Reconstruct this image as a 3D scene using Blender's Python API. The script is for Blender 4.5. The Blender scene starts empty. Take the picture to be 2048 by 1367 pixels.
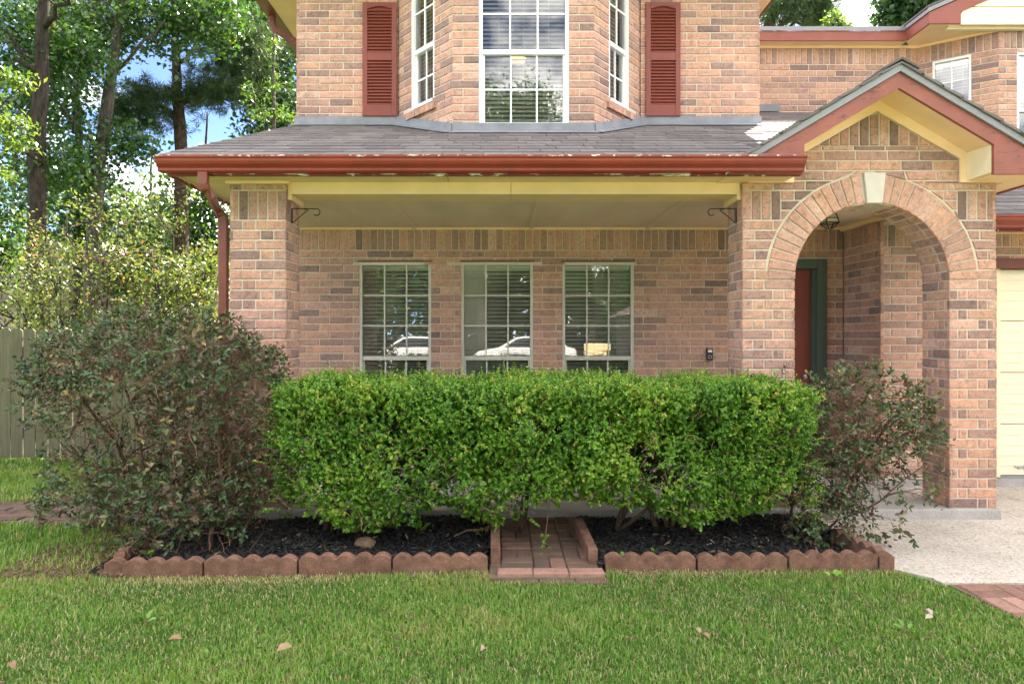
import bpy, math, random
import numpy as np
from mathutils import Vector, Matrix

SC = bpy.context.scene
COL = SC.collection
rng = np.random.default_rng(7)
random.seed(7)

# ---------------------------------------------------------------- camera, sky, sun, exposure
KF, CX, CY, EYE = 1365.0, 1009.0, 672.0, 1.46        # focal length in photo pixels, horizon, eye height
cam_d = bpy.data.cameras.new('camera'); cam = bpy.data.objects.new('camera', cam_d); COL.objects.link(cam)
cam.location = (0, 0, EYE); cam.rotation_euler = (math.radians(90), 0, 0)
cam_d.sensor_width = 36; cam_d.lens = KF / 2048 * 36
cam_d.shift_x = (1024 - CX) / 2048; cam_d.shift_y = (CY - 683.5) / 2048
cam_d.clip_end = 2000; cam_d.clip_start = 0.05
SC.camera = cam

SUN_EL, SUN_AZ = math.radians(49), math.radians(29)   # azimuth from +Y towards +X
world = bpy.data.worlds.new('World'); SC.world = world; world.use_nodes = True
wn, wl = world.node_tree.nodes, world.node_tree.links
wn.clear()
wo = wn.new('ShaderNodeOutputWorld'); wb = wn.new('ShaderNodeBackground'); wb.inputs['Strength'].default_value = 0.078
sky = wn.new('ShaderNodeTexSky'); sky.sky_type = 'NISHITA'; sky.sun_disc = False
sky.sun_elevation = SUN_EL; sky.sun_rotation = SUN_AZ; sky.air_density = 0.25; sky.dust_density = 0.0; sky.ozone_density = 2.0
# broken white cumulus everywhere on the dome
tc = wn.new('ShaderNodeTexCoord'); cn = wn.new('ShaderNodeTexNoise')
cn.inputs['Scale'].default_value = 3.2; cn.inputs['Detail'].default_value = 7; cn.inputs['Roughness'].default_value = 0.58
cm = wn.new('ShaderNodeMapping'); cm.inputs['Scale'].default_value = (1, 1, 1.7); cm.inputs['Location'].default_value = (5.3, 1.2, 2.0)
cr = wn.new('ShaderNodeValToRGB'); cr.color_ramp.elements[0].position = 0.46; cr.color_ramp.elements[1].position = 0.60
cx_ = wn.new('ShaderNodeMix'); cx_.data_type = 'RGBA'; cx_.inputs['B'].default_value = (10.5, 10.4, 10.2, 1)
wl.new(tc.outputs['Generated'], cm.inputs['Vector']); wl.new(cm.outputs['Vector'], cn.inputs['Vector'])
wl.new(cn.outputs['Fac'], cr.inputs['Fac']); wl.new(cr.outputs['Color'], cx_.inputs['Factor'])
wl.new(sky.outputs['Color'], cx_.inputs['A']); wl.new(cx_.outputs['Result'], wb.inputs['Color'])
wl.new(wb.outputs['Background'], wo.inputs['Surface'])

sd = bpy.data.lights.new('sun', 'SUN'); sd.energy = 4.3; sd.angle = math.radians(0.55); sd.color = (1.0, 0.94, 0.84)
sun = bpy.data.objects.new('sun', sd); COL.objects.link(sun)
to_sun = Vector((math.sin(SUN_AZ) * math.cos(SUN_EL), math.cos(SUN_AZ) * math.cos(SUN_EL), math.sin(SUN_EL)))
sun.rotation_euler = to_sun.to_track_quat('Z', 'Y').to_euler()

vs = SC.view_settings
vs.view_transform = 'Standard'; vs.look = 'None'; vs.gamma = 1.0; vs.use_curve_mapping = False
vs.exposure = 3.38
vs.use_white_balance = True; vs.white_balance_temperature = 6900; vs.white_balance_tint = 10
SC.render.engine = 'CYCLES'
SC.cycles.use_denoising = True
SC.cycles.max_bounces = 8; SC.cycles.diffuse_bounces = 5; SC.cycles.transparent_max_bounces = 16
SC.cycles.sample_clamp_indirect = 8

# ---------------------------------------------------------------- helpers
def PX(px, Y): return (px - CX) * Y / KF
def PZ(py, Y): return EYE - (py - CY) * Y / KF
def GY(py, z=0.0): return KF * (EYE - z) / (py - CY)   # distance of a ground point seen at row py

class MB:
    """collects shapes; build() links them as ONE mesh object"""
    def __init__(s): s.v = []; s.f = []; s.t = []
    def add(s, vs_, fs, tint=0.5):
        b = len(s.v); s.v += [tuple(p) for p in vs_]; s.f += [tuple(b + i for i in f) for f in fs]; s.t += [tint] * len(vs_)
        return s
    def box(s, x0, x1, y0, y1, z0, z1, tint=0.5):
        return s.add([(x0,y0,z0),(x1,y0,z0),(x1,y1,z0),(x0,y1,z0),(x0,y0,z1),(x1,y0,z1),(x1,y1,z1),(x0,y1,z1)],
                     [(0,3,2,1),(4,5,6,7),(0,1,5,4),(1,2,6,5),(2,3,7,6),(3,0,4,7)], tint)
    def ext(s, poly, d0, d1, axis='y', tint=0.5):
        """a polygon given in the plane across axis, extruded along that axis"""
        n = len(poly)
        def p(a, b, d): return (a, d, b) if axis == 'y' else (d, a, b) if axis == 'x' else (a, b, d)
        vv = [p(a, b, d0) for a, b in poly] + [p(a, b, d1) for a, b in poly]
        ff = [tuple(range(n)), tuple(range(2*n-1, n-1, -1))] + [(i, i+n, (i+1) % n + n, (i+1) % n) for i in range(n)]
        return s.add(vv, ff, tint)
    def hexa(s, low, high, tint=0.5):
        """two quads of 3D points, joined"""
        return s.add(list(low) + list(high), [(3,2,1,0),(4,5,6,7),(0,1,5,4),(1,2,6,5),(2,3,7,6),(3,0,4,7)], tint)
    def tube(s, pts, rad, seg=8, tint=0.5, cap=True):
        pts = [Vector(p) for p in pts]; n = len(pts)
        if not hasattr(rad, '__len__'): rad = [rad] * n
        vv = []; prev = None
        for i, p in enumerate(pts):
            d = (pts[min(i+1, n-1)] - pts[max(i-1, 0)]).normalized()
            a = d.cross(Vector((0, 0, 1)) if abs(d.z) < .95 else Vector((1, 0, 0))).normalized() if prev is None else (prev - d * prev.dot(d)).normalized()
            prev = a; b = d.cross(a)
            for k in range(seg):
                th = 2 * math.pi * k / seg
                vv.append(p + (a * math.cos(th) + b * math.sin(th)) * rad[i])
        ff = [(i*seg+k, i*seg+(k+1) % seg, (i+1)*seg+(k+1) % seg, (i+1)*seg+k) for i in range(n-1) for k in range(seg)]
        if cap: ff += [tuple(range(seg-1, -1, -1)), tuple((n-1)*seg+k for k in range(seg))]
        return s.add(vv, ff, tint)
    def lathe(s, prof, c, seg=16, tint=0.5):
        vv = [(c[0]+r*math.cos(2*math.pi*k/seg), c[1]+r*math.sin(2*math.pi*k/seg), c[2]+z) for r, z in prof for k in range(seg)]
        n = len(prof)
        ff = [(i*seg+k, i*seg+(k+1) % seg, (i+1)*seg+(k+1) % seg, (i+1)*seg+k) for i in range(n-1) for k in range(seg)]
        ff += [tuple(range(seg-1, -1, -1)), tuple((n-1)*seg+k for k in range(seg))]
        return s.add(vv, ff, tint)
    def mesh(s, name, mat, smooth=False):
        me = bpy.data.meshes.new(name); me.from_pydata(s.v, [], s.f)
        if mat: me.materials.append(mat)
        at = me.attributes.new('tint', 'FLOAT', 'POINT'); at.data.foreach_set('value', s.t)
        if smooth: me.shade_smooth()
        me.update(); return me
    def build(s, name, mat, parent=None, smooth=False, bevel=0):
        o = bpy.data.objects.new(name, s.mesh(name, mat, smooth)); COL.objects.link(o); o.parent = parent
        if bevel:
            m = o.modifiers.new('bevel', 'BEVEL'); m.width = bevel; m.segments = 2; m.limit_method = 'ANGLE'
        return o

def np_mesh(name, V, F, mat, tint=None, smooth=False):
    me = bpy.data.meshes.new(name); V = np.asarray(V, np.float32).reshape(-1, 3); F = np.asarray(F, np.int32)
    k = F.shape[1]
    me.vertices.add(len(V)); me.vertices.foreach_set('co', V.ravel())
    me.loops.add(F.size); me.loops.foreach_set('vertex_index', F.ravel())
    me.polygons.add(len(F)); me.polygons.foreach_set('loop_start', np.arange(0, F.size, k, dtype=np.int32))
    me.update(calc_edges=True)
    if mat: me.materials.append(mat)
    if tint is not None:
        at = me.attributes.new('tint', 'FLOAT', 'POINT'); at.data.foreach_set('value', np.asarray(tint, np.float32))
    if smooth: me.shade_smooth()
    return me
def np_obj(name, me, parent=None, kind=None):
    o = bpy.data.objects.new(name, me); COL.objects.link(o); o.parent = parent
    if kind: o['kind'] = kind
    return o
def tag(o, label=None, cat=None, group=None, kind=None):
    if label: o['label'] = label
    if cat: o['category'] = cat
    if group: o['group'] = group
    if kind: o['kind'] = kind
    return o
def empty(name, loc, label=None, cat=None, group=None, rz=0):
    o = bpy.data.objects.new(name, None); COL.objects.link(o); o.location = loc; o.rotation_euler = (0, 0, rz); o.empty_display_size = .1
    return tag(o, label, cat, group)
def copy_tree(o, parent=None):
    c = o.copy(); COL.objects.link(c)
    if parent is not None: c.parent = parent
    for ch in list(o.children): copy_tree(ch, c)
    return c

# ---------------------------------------------------------------- materials
def mat_new(name):
    m = bpy.data.materials.new(name); m.use_nodes = True
    nt = m.node_tree; n, l = nt.nodes, nt.links
    b = n['Principled BSDF']
    return m, n, l, b
def nodes_noise(n, l, scale, detail=6, rough=.6, vec=None, dist=0):
    t = n.new('ShaderNodeTexNoise'); t.inputs['Scale'].default_value = scale; t.inputs['Detail'].default_value = detail
    t.inputs['Roughness'].default_value = rough; t.inputs['Distortion'].default_value = dist
    if vec: l.new(vec, t.inputs['Vector'])
    return t.outputs['Fac']
def ramp(n, l, fac, stops, interp='LINEAR'):
    r = n.new('ShaderNodeValToRGB'); cr_ = r.color_ramp; cr_.interpolation = interp
    while len(cr_.elements) < len(stops): cr_.elements.new(0.5)
    for e, (p, c) in zip(cr_.elements, stops):
        e.position = p; e.color = (*c, 1) if len(c) == 3 else c
    l.new(fac, r.inputs['Fac']); return r.outputs['Color']
def mixc(n, l, fac, a, b, mode='MIX'):
    m = n.new('ShaderNodeMix'); m.data_type = 'RGBA'; m.blend_type = mode
    for sock, v in (('Factor', fac), ('A', a), ('B', b)):
        if isinstance(v, (int, float)): m.inputs[sock].default_value = v
        elif isinstance(v, tuple): m.inputs[sock].default_value = (*v, 1)
        else: l.new(v, m.inputs[sock])
    return m.outputs['Result']
def bump(n, l, b, h, strength=.4, dist=.01):
    bp = n.new('ShaderNodeBump'); bp.inputs['Strength'].default_value = strength; bp.inputs['Distance'].default_value = dist
    l.new(h, bp.inputs['Height']); l.new(bp.outputs['Normal'], b.inputs['Normal'])
def wpos(n): return n.new('ShaderNodeNewGeometry').outputs['Position']
def attr(n, name='tint'):
    a = n.new('ShaderNodeAttribute'); a.attribute_name = name; return a.outputs['Fac']
def stretch(n, l, vec, s):
    m = n.new('ShaderNodeMapping'); m.inputs['Scale'].default_value = s; l.new(vec, m.inputs['Vector']); return m.outputs['Vector']

def simple(name, base, rough=.6, var=.25, scale=6, bmp=.15, bscale=60, spec=.4, metal=0, fine=0.0, st=None):
    """a plain painted / stone / metal surface with uneven tone"""
    m, n, l, b = mat_new(name); p = wpos(n)
    if st: p = stretch(n, l, p, st)
    f = nodes_noise(n, l, scale, 7, .65, p)
    lo = tuple(c * (1 - var) for c in base); hi = tuple(min(1, c * (1 + var)) for c in base)
    c = ramp(n, l, f, [(.3, lo), (.7, hi)])
    if fine:
        g = nodes_noise(n, l, bscale * 2.5, 3, .7, p)
        c = mixc(n, l, fine, c, ramp(n, l, g, [(.35, (.15, .15, .15)), (.65, (1.6, 1.6, 1.6))]), 'MULTIPLY')
    l.new(c, b.inputs['Base Color'])
    b.inputs['Roughness'].default_value = rough; b.inputs['Metallic'].default_value = metal
    b.inputs['Specular IOR Level'].default_value = spec
    if bmp: bump(n, l, b, nodes_noise(n, l, bscale, 5, .6, p), bmp, .004)
    return m

def brick_material():
    m, n, l, b = mat_new('brick'); p = wpos(n); t = attr(n)
    base = ramp(n, l, t, [(0, (.22, .15, .135)), (.14, (.31, .205, .182)), (.28, (.40, .245, .205)), (.5, (.50, .30, .228)), (.68, (.55, .32, .228)), (.84, (.53, .305, .245)), (1, (.59, .39, .31))])
    f1 = nodes_noise(n, l, 24, 6, .72, p, 1.0)
    c = mixc(n, l, 0.9, base, ramp(n, l, f1, [(.32, (.42, .42, .44)), (.44, (.86, .86, .87)), (.52, (1.02, 1, .98)), (.60, (1.12, 1.06, 1.0)), (.70, (1.5, 1.42, 1.34))]), 'MULTIPLY')
    f2 = nodes_noise(n, l, 95, 4, .7, p)
    c = mixc(n, l, 0.8, c, ramp(n, l, f2, [(.34, (.48, .46, .47)), (.46, (.97, .97, .97)), (.62, (1.08, 1.07, 1.05)), (.75, (1.35, 1.3, 1.25))]), 'MULTIPLY')
    c = mixc(n, l, .8, c, ramp(n, l, nodes_noise(n, l, 1.6, 6, .65, stretch(n, l, p, (1, 1, .55)), .8), [(.3, (.78, .76, .75)), (.5, (1, 1, 1)), (.7, (1.12, 1.1, 1.1))]), 'MULTIPLY')
    l.new(c, b.inputs['Base Color']); b.inputs['Roughness'].default_value = .88; b.inputs['Specular IOR Level'].default_value = .2
    bump(n, l, b, nodes_noise(n, l, 70, 6, .7, p), .6, .006)
    return m

def paint_wear(name, base, chip, amount=.62, rough=.45, scale=14, band=None):
    """paint with peeling chips; band = (z0, z1) rows of the board where it peels most"""
    m, n, l, b = mat_new(name); p = wpos(n)
    c = mixc(n, l, 1.0, base, ramp(n, l, nodes_noise(n, l, 5, 6, .6, p), [(.3, (.82, .82, .82)), (.7, (1.15, 1.12, 1.1))]), 'MULTIPLY')
    f = nodes_noise(n, l, scale, 5, .65, stretch(n, l, p, (.55, 1, 1.6)), 1.2)
    if band:
        sx = n.new('ShaderNodeSeparateXYZ'); l.new(p, sx.inputs[0])
        tot = None
        for z, w in band:
            d = n.new('ShaderNodeMath'); d.operation = 'SUBTRACT'; l.new(sx.outputs['Z'], d.inputs[0]); d.inputs[1].default_value = z
            a = n.new('ShaderNodeMath'); a.operation = 'ABSOLUTE'; l.new(d.outputs[0], a.inputs[0])
            q = n.new('ShaderNodeMapRange'); q.inputs['From Min'].default_value = w; q.inputs['From Max'].default_value = 0
            q.inputs['To Min'].default_value = 0; q.inputs['To Max'].default_value = .26; l.new(a.outputs[0], q.inputs['Value'])
            if tot is None: tot = q.outputs[0]
            else:
                mx = n.new('ShaderNodeMath'); mx.operation = 'MAXIMUM'; l.new(tot, mx.inputs[0]); l.new(q.outputs[0], mx.inputs[1]); tot = mx.outputs[0]
        ad = n.new('ShaderNodeMath'); ad.operation = 'ADD'; l.new(f, ad.inputs[0]); l.new(tot, ad.inputs[1]); f = ad.outputs[0]
    k = ramp(n, l, f, [(amount, (0, 0, 0)), (amount + .012, (1, 1, 1))])
    c = mixc(n, l, k, c, chip)
    l.new(c, b.inputs['Base Color']); b.inputs['Roughness'].default_value = rough
    bump(n, l, b, k, .5, .003)
    return m

def leaf_material(name, cols, trans=.45, rough=.42, tcol=(1.35, 1.25, .55), spec=.5):
    m, n, l, b = mat_new(name); t = attr(n)
    c = ramp(n, l, t, cols)
    l.new(c, b.inputs['Base Color']); b.inputs['Roughness'].default_value = rough; b.inputs['Specular IOR Level'].default_value = spec
    tr = n.new('ShaderNodeBsdfTranslucent'); l.new(mixc(n, l, 1.0, c, tcol, 'MULTIPLY'), tr.inputs['Color'])
    mx = n.new('ShaderNodeMixShader'); mx.inputs['Fac'].default_value = trans
    l.new(b.outputs[0], mx.inputs[1]); l.new(tr.outputs[0], mx.inputs[2])
    l.new(mx.outputs[0], n['Material Output'].inputs['Surface'])
    return m

def glass_material():
    m, n, l, b = mat_new('window_glass'); n.remove(b)
    fr = n.new('ShaderNodeFresnel'); fr.inputs['IOR'].default_value = 2.15
    gl = n.new('ShaderNodeBsdfGlossy'); gl.inputs['Roughness'].default_value = 0.0; gl.inputs['Color'].default_value = (1, 1, 1, 1)
    tr = n.new('ShaderNodeBsdfTransparent'); tr.inputs['Color'].default_value = (.94, .96, .95, 1)
    mx = n.new('ShaderNodeMixShader'); l.new(fr.outputs[0], mx.inputs['Fac']); l.new(tr.outputs[0], mx.inputs[1]); l.new(gl.outputs[0], mx.inputs[2])
    l.new(mx.outputs[0], n['Material Output'].inputs['Surface'])
    return m

def bark_material(name, a, b_, sc=(7, 7, 1.6)):
    m, n, l, b = mat_new(name); tcn = n.new('ShaderNodeTexCoord').outputs['Object']
    f = nodes_noise(n, l, 2.6, 8, .7, stretch(n, l, tcn, sc), .5)
    l.new(ramp(n, l, f, [(.36, a), (.64, b_)]), b.inputs['Base Color']); b.inputs['Roughness'].default_value = .95
    b.inputs['Specular IOR Level'].default_value = .15
    bump(n, l, b, f, 1.0, .05)
    return m

def ground_material(name, stops, scale, fine, bmp=.5, rough=.95):
    m, n, l, b = mat_new(name); p = wpos(n)
    c = ramp(n, l, nodes_noise(n, l, scale, 8, .7, p), stops)
    c = mixc(n, l, .7, c, ramp(n, l, nodes_noise(n, l, fine, 4, .7, p), [(.3, (.5, .5, .5)), (.5, (1, 1, 1)), (.7, (1.4, 1.4, 1.35))]), 'MULTIPLY')
    l.new(c, b.inputs['Base Color']); b.inputs['Roughness'].default_value = rough; b.inputs['Specular IOR Level'].default_value = .15
    bump(n, l, b, nodes_noise(n, l, fine, 5, .7, p), bmp, .01)
    return m

def aggregate_material():
    m, n, l, b = mat_new('exposed_aggregate'); p = wpos(n)
    v = n.new('ShaderNodeTexVoronoi'); v.inputs['Scale'].default_value = 70; l.new(p, v.inputs['Vector'])
    c = ramp(n, l, v.outputs['Color'], [(0, (.24, .19, .155)), (.25, (.42, .37, .31)), (.6, (.48, .43, .37)), (1, (.57, .52, .46))])
    c = mixc(n, l, .85, c, ramp(n, l, nodes_noise(n, l, 42, 3, .8, p), [(.33, (.45, .42, .40)), (.42, (1, 1, 1))]), 'MULTIPLY')
    c = mixc(n, l, .6, c, ramp(n, l, nodes_noise(n, l, 1.4, 5, .6, p), [(.3, (.70, .69, .68)), (.5, (1, 1, 1)), (.7, (1.12, 1.1, 1.08))]), 'MULTIPLY')
    c = mixc(n, l, .9, c, ramp(n, l, nodes_noise(n, l, .9, 7, .7, stretch(n, l, p, (1, .6, 1)), 1.5), [(.34, (.62, .60, .58)), (.42, (1, 1, 1))]), 'MULTIPLY')
    l.new(c, b.inputs['Base Color']); b.inputs['Roughness'].default_value = .9
    bump(n, l, b, v.outputs['Distance'], .4, .004)
    return m

M = {}
M['brick'] = brick_material()
M['mortar'] = simple('mortar', (.58, .51, .42), .95, .14, 9, .5, 120, .1, fine=.25)
M['yellow'] = simple('yellow_trim', (.84, .60, .37), .55, .07, 3, .1, 40)
M['cream'] = simple('cream_siding', (.80, .69, .48), .55, .05, 3, .08, 40)
M['ceiling'] = simple('porch_ceiling', (.75, .575, .46), .7, .12, 2.2, .15, 30, st=(1, .35, 1))
M['gutter'] = paint_wear('gutter_red', (.235, .036, .025), (.72, .62, .55), .80, .35, 19, [(2.794, .022)])
M['fascia'] = paint_wear('fascia_red', (.20, .030, .023), (.74, .66, .56), .60, .5, 9, [(2.698, .016)])
M['rake'] = paint_wear('rake_red', (.26, .078, .056), (.13, .045, .03), .62, .6, 24)
M['rake_upper'] = simple('rake_upper_red', (.26, .074, .056), .6, .12, 6)
M['shutter'] = simple('shutter_red', (.20, .046, .031), .5, .08, 4)
M['downspout'] = paint_wear('downspout_red', (.165, .042, .029), (.6, .5, .42), .69, .45, 20)
M['shingle'] = None
M['drip'] = simple('drip_edge', (.225, .222, .24), .4, .1, 5, .05)
M['flashing'] = simple('lead_flashing', (.20, .21, .235), .55, .22, 6, .25, 25)
M['white'] = simple('white_vinyl', (.80, .80, .80), .4, .04, 5, .03)
M['alu'] = simple('aluminium_frame', (.58, .56, .48), .45, .08, 6, .05)
M['blind'] = simple('blind_slat', (.90, .89, .87), .6, .05, 4, 0)
M['curtain'] = simple('curtain_cloth', (.58, .57, .54), .9, .2, 3, .2, 80)
M['room'] = simple('room_dark', (.40, .385, .36), .9, .1, 2, 0)
M['glass'] = glass_material()
M['slab'] = simple('porch_concrete', (.37, .35, .33), .85, .16, 3.5, .3, 60, fine=.3)
M['stone'] = simple('cast_stone', (.56, .51, .45), .8, .10, 8, .25, 90)
M['door'] = simple('door_red', (.24, .055, .038), .4, .07, 4, .05)
M['door_frame'] = simple('door_frame_green', (.075, .105, .085), .5, .08, 4, .05)
M['black'] = simple('black_metal', (.025, .024, .024), .45, .2, 6, .1)
M['garage'] = simple('garage_door_cream', (.80, .70, .53), .5, .04, 2, .06, 50)
M['lintel'] = simple('lintel_brown', (.16, .055, .045), .7, .15, 5)
M['edging'] = simple('edging_concrete', (.185, .102, .072), .95, .42, 11, .7, 110, .1, fine=.6)
M['paver'] = None
M['agg'] = aggregate_material()
M['metal'] = simple('bare_metal', (.5, .5, .5), .35, .1, 5, 0, metal=.8)

def shingle_material():
    m, n, l, b = mat_new('asphalt_shingle'); p = wpos(n); t = attr(n)
    c = ramp(n, l, t, [(0, (.115, .104, .103)), (.5, (.142, .129, .128)), (1, (.172, .158, .155))])
    c = mixc(n, l, .8, c, ramp(n, l, nodes_noise(n, l, 240, 3, .8, p), [(.35, (.5, .5, .5)), (.5, (1, 1, 1)), (.68, (1.6, 1.55, 1.5))]), 'MULTIPLY')
    c = mixc(n, l, .6, c, ramp(n, l, nodes_noise(n, l, 3, 5, .6, p), [(.3, (.8, .8, .82)), (.7, (1.2, 1.17, 1.14))]), 'MULTIPLY')
    l.new(c, b.inputs['Base Color']); b.inputs['Roughness'].default_value = .9; b.inputs['Specular IOR Level'].default_value = .25
    bump(n, l, b, nodes_noise(n, l, 200, 3, .7, p), .5, .003)
    return m
M['shingle'] = shingle_material()
def paver_material():
    m, n, l, b = mat_new('paver'); p = wpos(n); t = attr(n)
    c = ramp(n, l, t, [(0, (.10, .070, .055)), (.5, (.15, .095, .072)), (.8, (.22, .125, .095)), (1, (.38, .22, .175))])
    c = mixc(n, l, .75, c, ramp(n, l, nodes_noise(n, l, 14, 7, .7, p), [(.3, (.6, .62, .6)), (.5, (1, 1, 1)), (.7, (1.3, 1.25, 1.2))]), 'MULTIPLY')
    c = mixc(n, l, .6, c, ramp(n, l, nodes_noise(n, l, 180, 3, .7, p), [(.35, (.55, .55, .55)), (.6, (1.25, 1.25, 1.25))]), 'MULTIPLY')
    l.new(c, b.inputs['Base Color']); b.inputs['Roughness'].default_value = .9; b.inputs['Specular IOR Level'].default_value = .2
    bump(n, l, b, nodes_noise(n, l, 90, 5, .7, p), .6, .006)
    return m
M['paver'] = paver_material()

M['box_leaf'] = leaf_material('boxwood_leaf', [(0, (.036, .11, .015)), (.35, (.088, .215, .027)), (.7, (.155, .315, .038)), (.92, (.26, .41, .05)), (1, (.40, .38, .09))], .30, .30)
M['loro_leaf'] = leaf_material('loropetalum_leaf', [(0, (.032, .064, .026)), (.35, (.062, .108, .042)), (.6, (.115, .155, .06)), (.74, (.11, .07, .05)), (.9, (.15, .075, .055)), (1, (.28, .25, .10))], .24, .36, (1.2, 1.1, .7))
M['gum_leaf'] = leaf_material('sweetgum_leaf', [(0, (.020, .056, .018)), (.5, (.038, .098, .024)), (.85, (.072, .145, .032)), (1, (.14, .17, .04))], .32, .30)
M['dark_leaf'] = leaf_material('dark_leaf', [(0, (.018, .050, .022)), (.6, (.032, .078, .030)), (1, (.06, .12, .04))], .35, .38)
M['myrtle_leaf'] = leaf_material('crape_myrtle_leaf', [(0, (.045, .085, .022)), (.5, (.085, .125, .034)), (.85, (.13, .155, .052)), (.95, (.18, .15, .08)), (1, (.20, .11, .07))], .42, .42)
M['lime_leaf'] = leaf_material('lime_leaf', [(0, (.05, .11, .022)), (.6, (.10, .17, .03)), (1, (.19, .20, .04))], .42, .36)
M['needle'] = leaf_material('pine_needle', [(0, (.025, .055, .022)), (.6, (.045, .085, .03)), (1, (.085, .12, .045))], .3, .45)
M['grass'] = leaf_material('grass_blade', [(0, (.080, .185, .030)), (.45, (.135, .275, .042)), (.75, (.195, .345, .06)), (.88, (.31, .32, .12)), (1, (.50, .43, .25))], .35, .45, (1.25, 1.2, .6), .35)
M['bark_dark'] = bark_material('bark_dark', (.018, .014, .011), (.060, .048, .038))
M['bark_grey'] = bark_material('bark_grey', (.034, .028, .022), (.12, .102, .08))
M['bark_pine'] = bark_material('bark_pine', (.026, .017, .012), (.095, .062, .043), (5, 5, 2.2))
M['stem'] = bark_material('shrub_stem', (.085, .055, .035), (.24, .165, .11), (30, 30, 9))
M['twig'] = simple('shrub_twig', (.17, .095, .062), .9, .35, 25, 0)
M['lawn'] = ground_material('lawn_soil', [(.3, (.035, .060, .018)), (.55, (.055, .095, .024)), (.75, (.11, .11, .05))], 7, 120)
M['dirt'] = simple('sandy_dirt', (.16, .115, .08), .95, .3, 12, .5, 80, .1, fine=.5)
M['mulch'] = ground_material('black_mulch', [(.3, (.010, .009, .010)), (.7, (.026, .024, .024))], 14, 90, .9)
M['chip'] = None
def chip_material():
    m, n, l, b = mat_new('mulch_chip'); t = attr(n)
    l.new(ramp(n, l, t, [(0, (.008, .008, .009)), (.7, (.022, .021, .022)), (.975, (.045, .042, .042)), (.98, (.16, .11, .075)), (1, (.26, .19, .13))]), b.inputs['Base Color'])
    b.inputs['Roughness'].default_value = .75; b.inputs['Specular IOR Level'].default_value = .3
    return m
M['chip'] = chip_material()
M['fence'] = None
def fence_material():
    m, n, l, b = mat_new('fence_wood'); p = wpos(n); t = attr(n)
    f = nodes_noise(n, l, 3, 7, .65, stretch(n, l, p, (14, 14, .9)), .5)
    c = ramp(n, l, f, [(.3, (.088, .086, .056)), (.6, (.14, .132, .088)), (.8, (.18, .155, .108))])
    c = mixc(n, l, .5, c, ramp(n, l, t, [(0, (.7, .72, .68)), (1, (1.3, 1.25, 1.2))]), 'MULTIPLY')
    l.new(c, b.inputs['Base Color']); b.inputs['Roughness'].default_value = .9; b.inputs['Specular IOR Level'].default_value = .15
    bump(n, l, b, f, .5, .006)
    return m
M['fence'] = fence_material()

# ================================================================ GROUND AND SETTING
def zroof(y): return 2.83 + .4066 * (y - 5.10)
g = MB()
nx, ny = 60, 60
gx = np.linspace(-1, 1, nx); gx = np.sign(gx) * (np.abs(gx) ** 3) * 300
gyy = np.linspace(-1, 1, ny); gyy = np.sign(gyy) * (np.abs(gyy) ** 3) * 300
V = [(x, y, -.012) for y in gyy for x in gx]
F = [(j*nx+i, j*nx+i+1, (j+1)*nx+i+1, (j+1)*nx+i) for j in range(ny-1) for i in range(nx-1)]
lawn = np_obj('lawn', np_mesh('lawn', V, F, M['lawn']), None, 'structure')

EDGE_X = [(2.47, 5.42), (2.42, 4.30), (2.57, 4.08), (2.60, 3.92), (2.67, 3.51), (2.72, 2.6), (2.75, 1.0), (2.75, -9)]
EDGE_OFF = [(12, -9), (12, 4.04), (2.585, 4.04)]
drv = MB().ext([(2.44, 5.42), (2.42, 4.30), (2.57, 4.12), (2.59, 4.035), (4.14, 4.035), (4.15, 6.66), (3.58, 6.66), (3.58, 5.44)], -.10, .004, 'z')
drv.ext([(4.152, 4.035), (12, 4.035), (12, 6.66), (4.164, 6.66)], -.10, .001, 'z')
drive = drv.build('driveway', M['agg']); tag(drive, kind='structure')

HW = empty('brick_house', (0, 7.38, 0), 'two storey pink brick house with red shutters, bay window and arched gabled entry', 'house')
def hp(mb, name, mat, parent=None, **kw):
    o = mb.build(name, mat, parent or HW, **kw)
    if parent is None: o.location = (0, -7.38, 0)
    return o
# (parts are written in world coordinates; the root stands at the house wall)
def fix_root(o): o.location = (0, -7.38, 0)

slab = MB()
slab.ext([(-2.26, 5.43), (3.96, 5.43), (3.96, 5.86), (3.62, 5.86), (3.62, 7.38), (-2.26, 7.38)], -.1, .085, 'z')
hp(slab, 'porch_slab', M['slab'], bevel=.012)

# ================================================================ BRICKWORK
DZ, J, Z0 = .0794, .0105, .085
BR = []      # (corners, normal, wall part, tint, area seen)
BACK = -.03
def proj(p): return (CX + KF * p[0] / p[1], CY - KF * (p[2] - EYE) / p[1])
HIDE = [(545, 752, 1645, 1050), (50, 640, 565, 1100), (1590, 760, 1870, 1100), (300, 300, 1610, 352), (0, -900, 2048, -2), (2049, 0, 4000, 1400), (-900, 0, 455, 1400)]
def seen_area(c, zone):
    q = [proj(p) for p in c]
    mx = sum(a for a, _ in q) / 4; my = sum(b for _, b in q) / 4
    for x0, y0, x1, y1 in HIDE:
        if x0 < mx < x1 and y0 < my < y1: return 0
    if zone == 'entry':
        if not (1590 < mx < 1838 and my > 430): return 0
    if zone == 'far':
        if my > 130 + .594 * abs(mx - 1798) - 8: return 0
    if zone == 'none': return 0
    return abs(sum(q[i][0] * q[(i+1) % 4][1] - q[(i+1) % 4][0] * q[i][1] for i in range(4))) / 2
def add_brick(c, n, wall, zone='', tint=None):
    c = [Vector(p) for p in c]; n = Vector(n)
    out = n * random.uniform(-.0015, .0025)
    c = [p + out for p in c]
    BR.append((c, n, wall, tint if tint is not None else (random.uniform(.02, .16) if random.random() < .09 else random.uniform(.16, .34) if random.random() < .26 else min(1, max(.3, random.gauss(.6, .2)))), seen_area(c, zone)))

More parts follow.
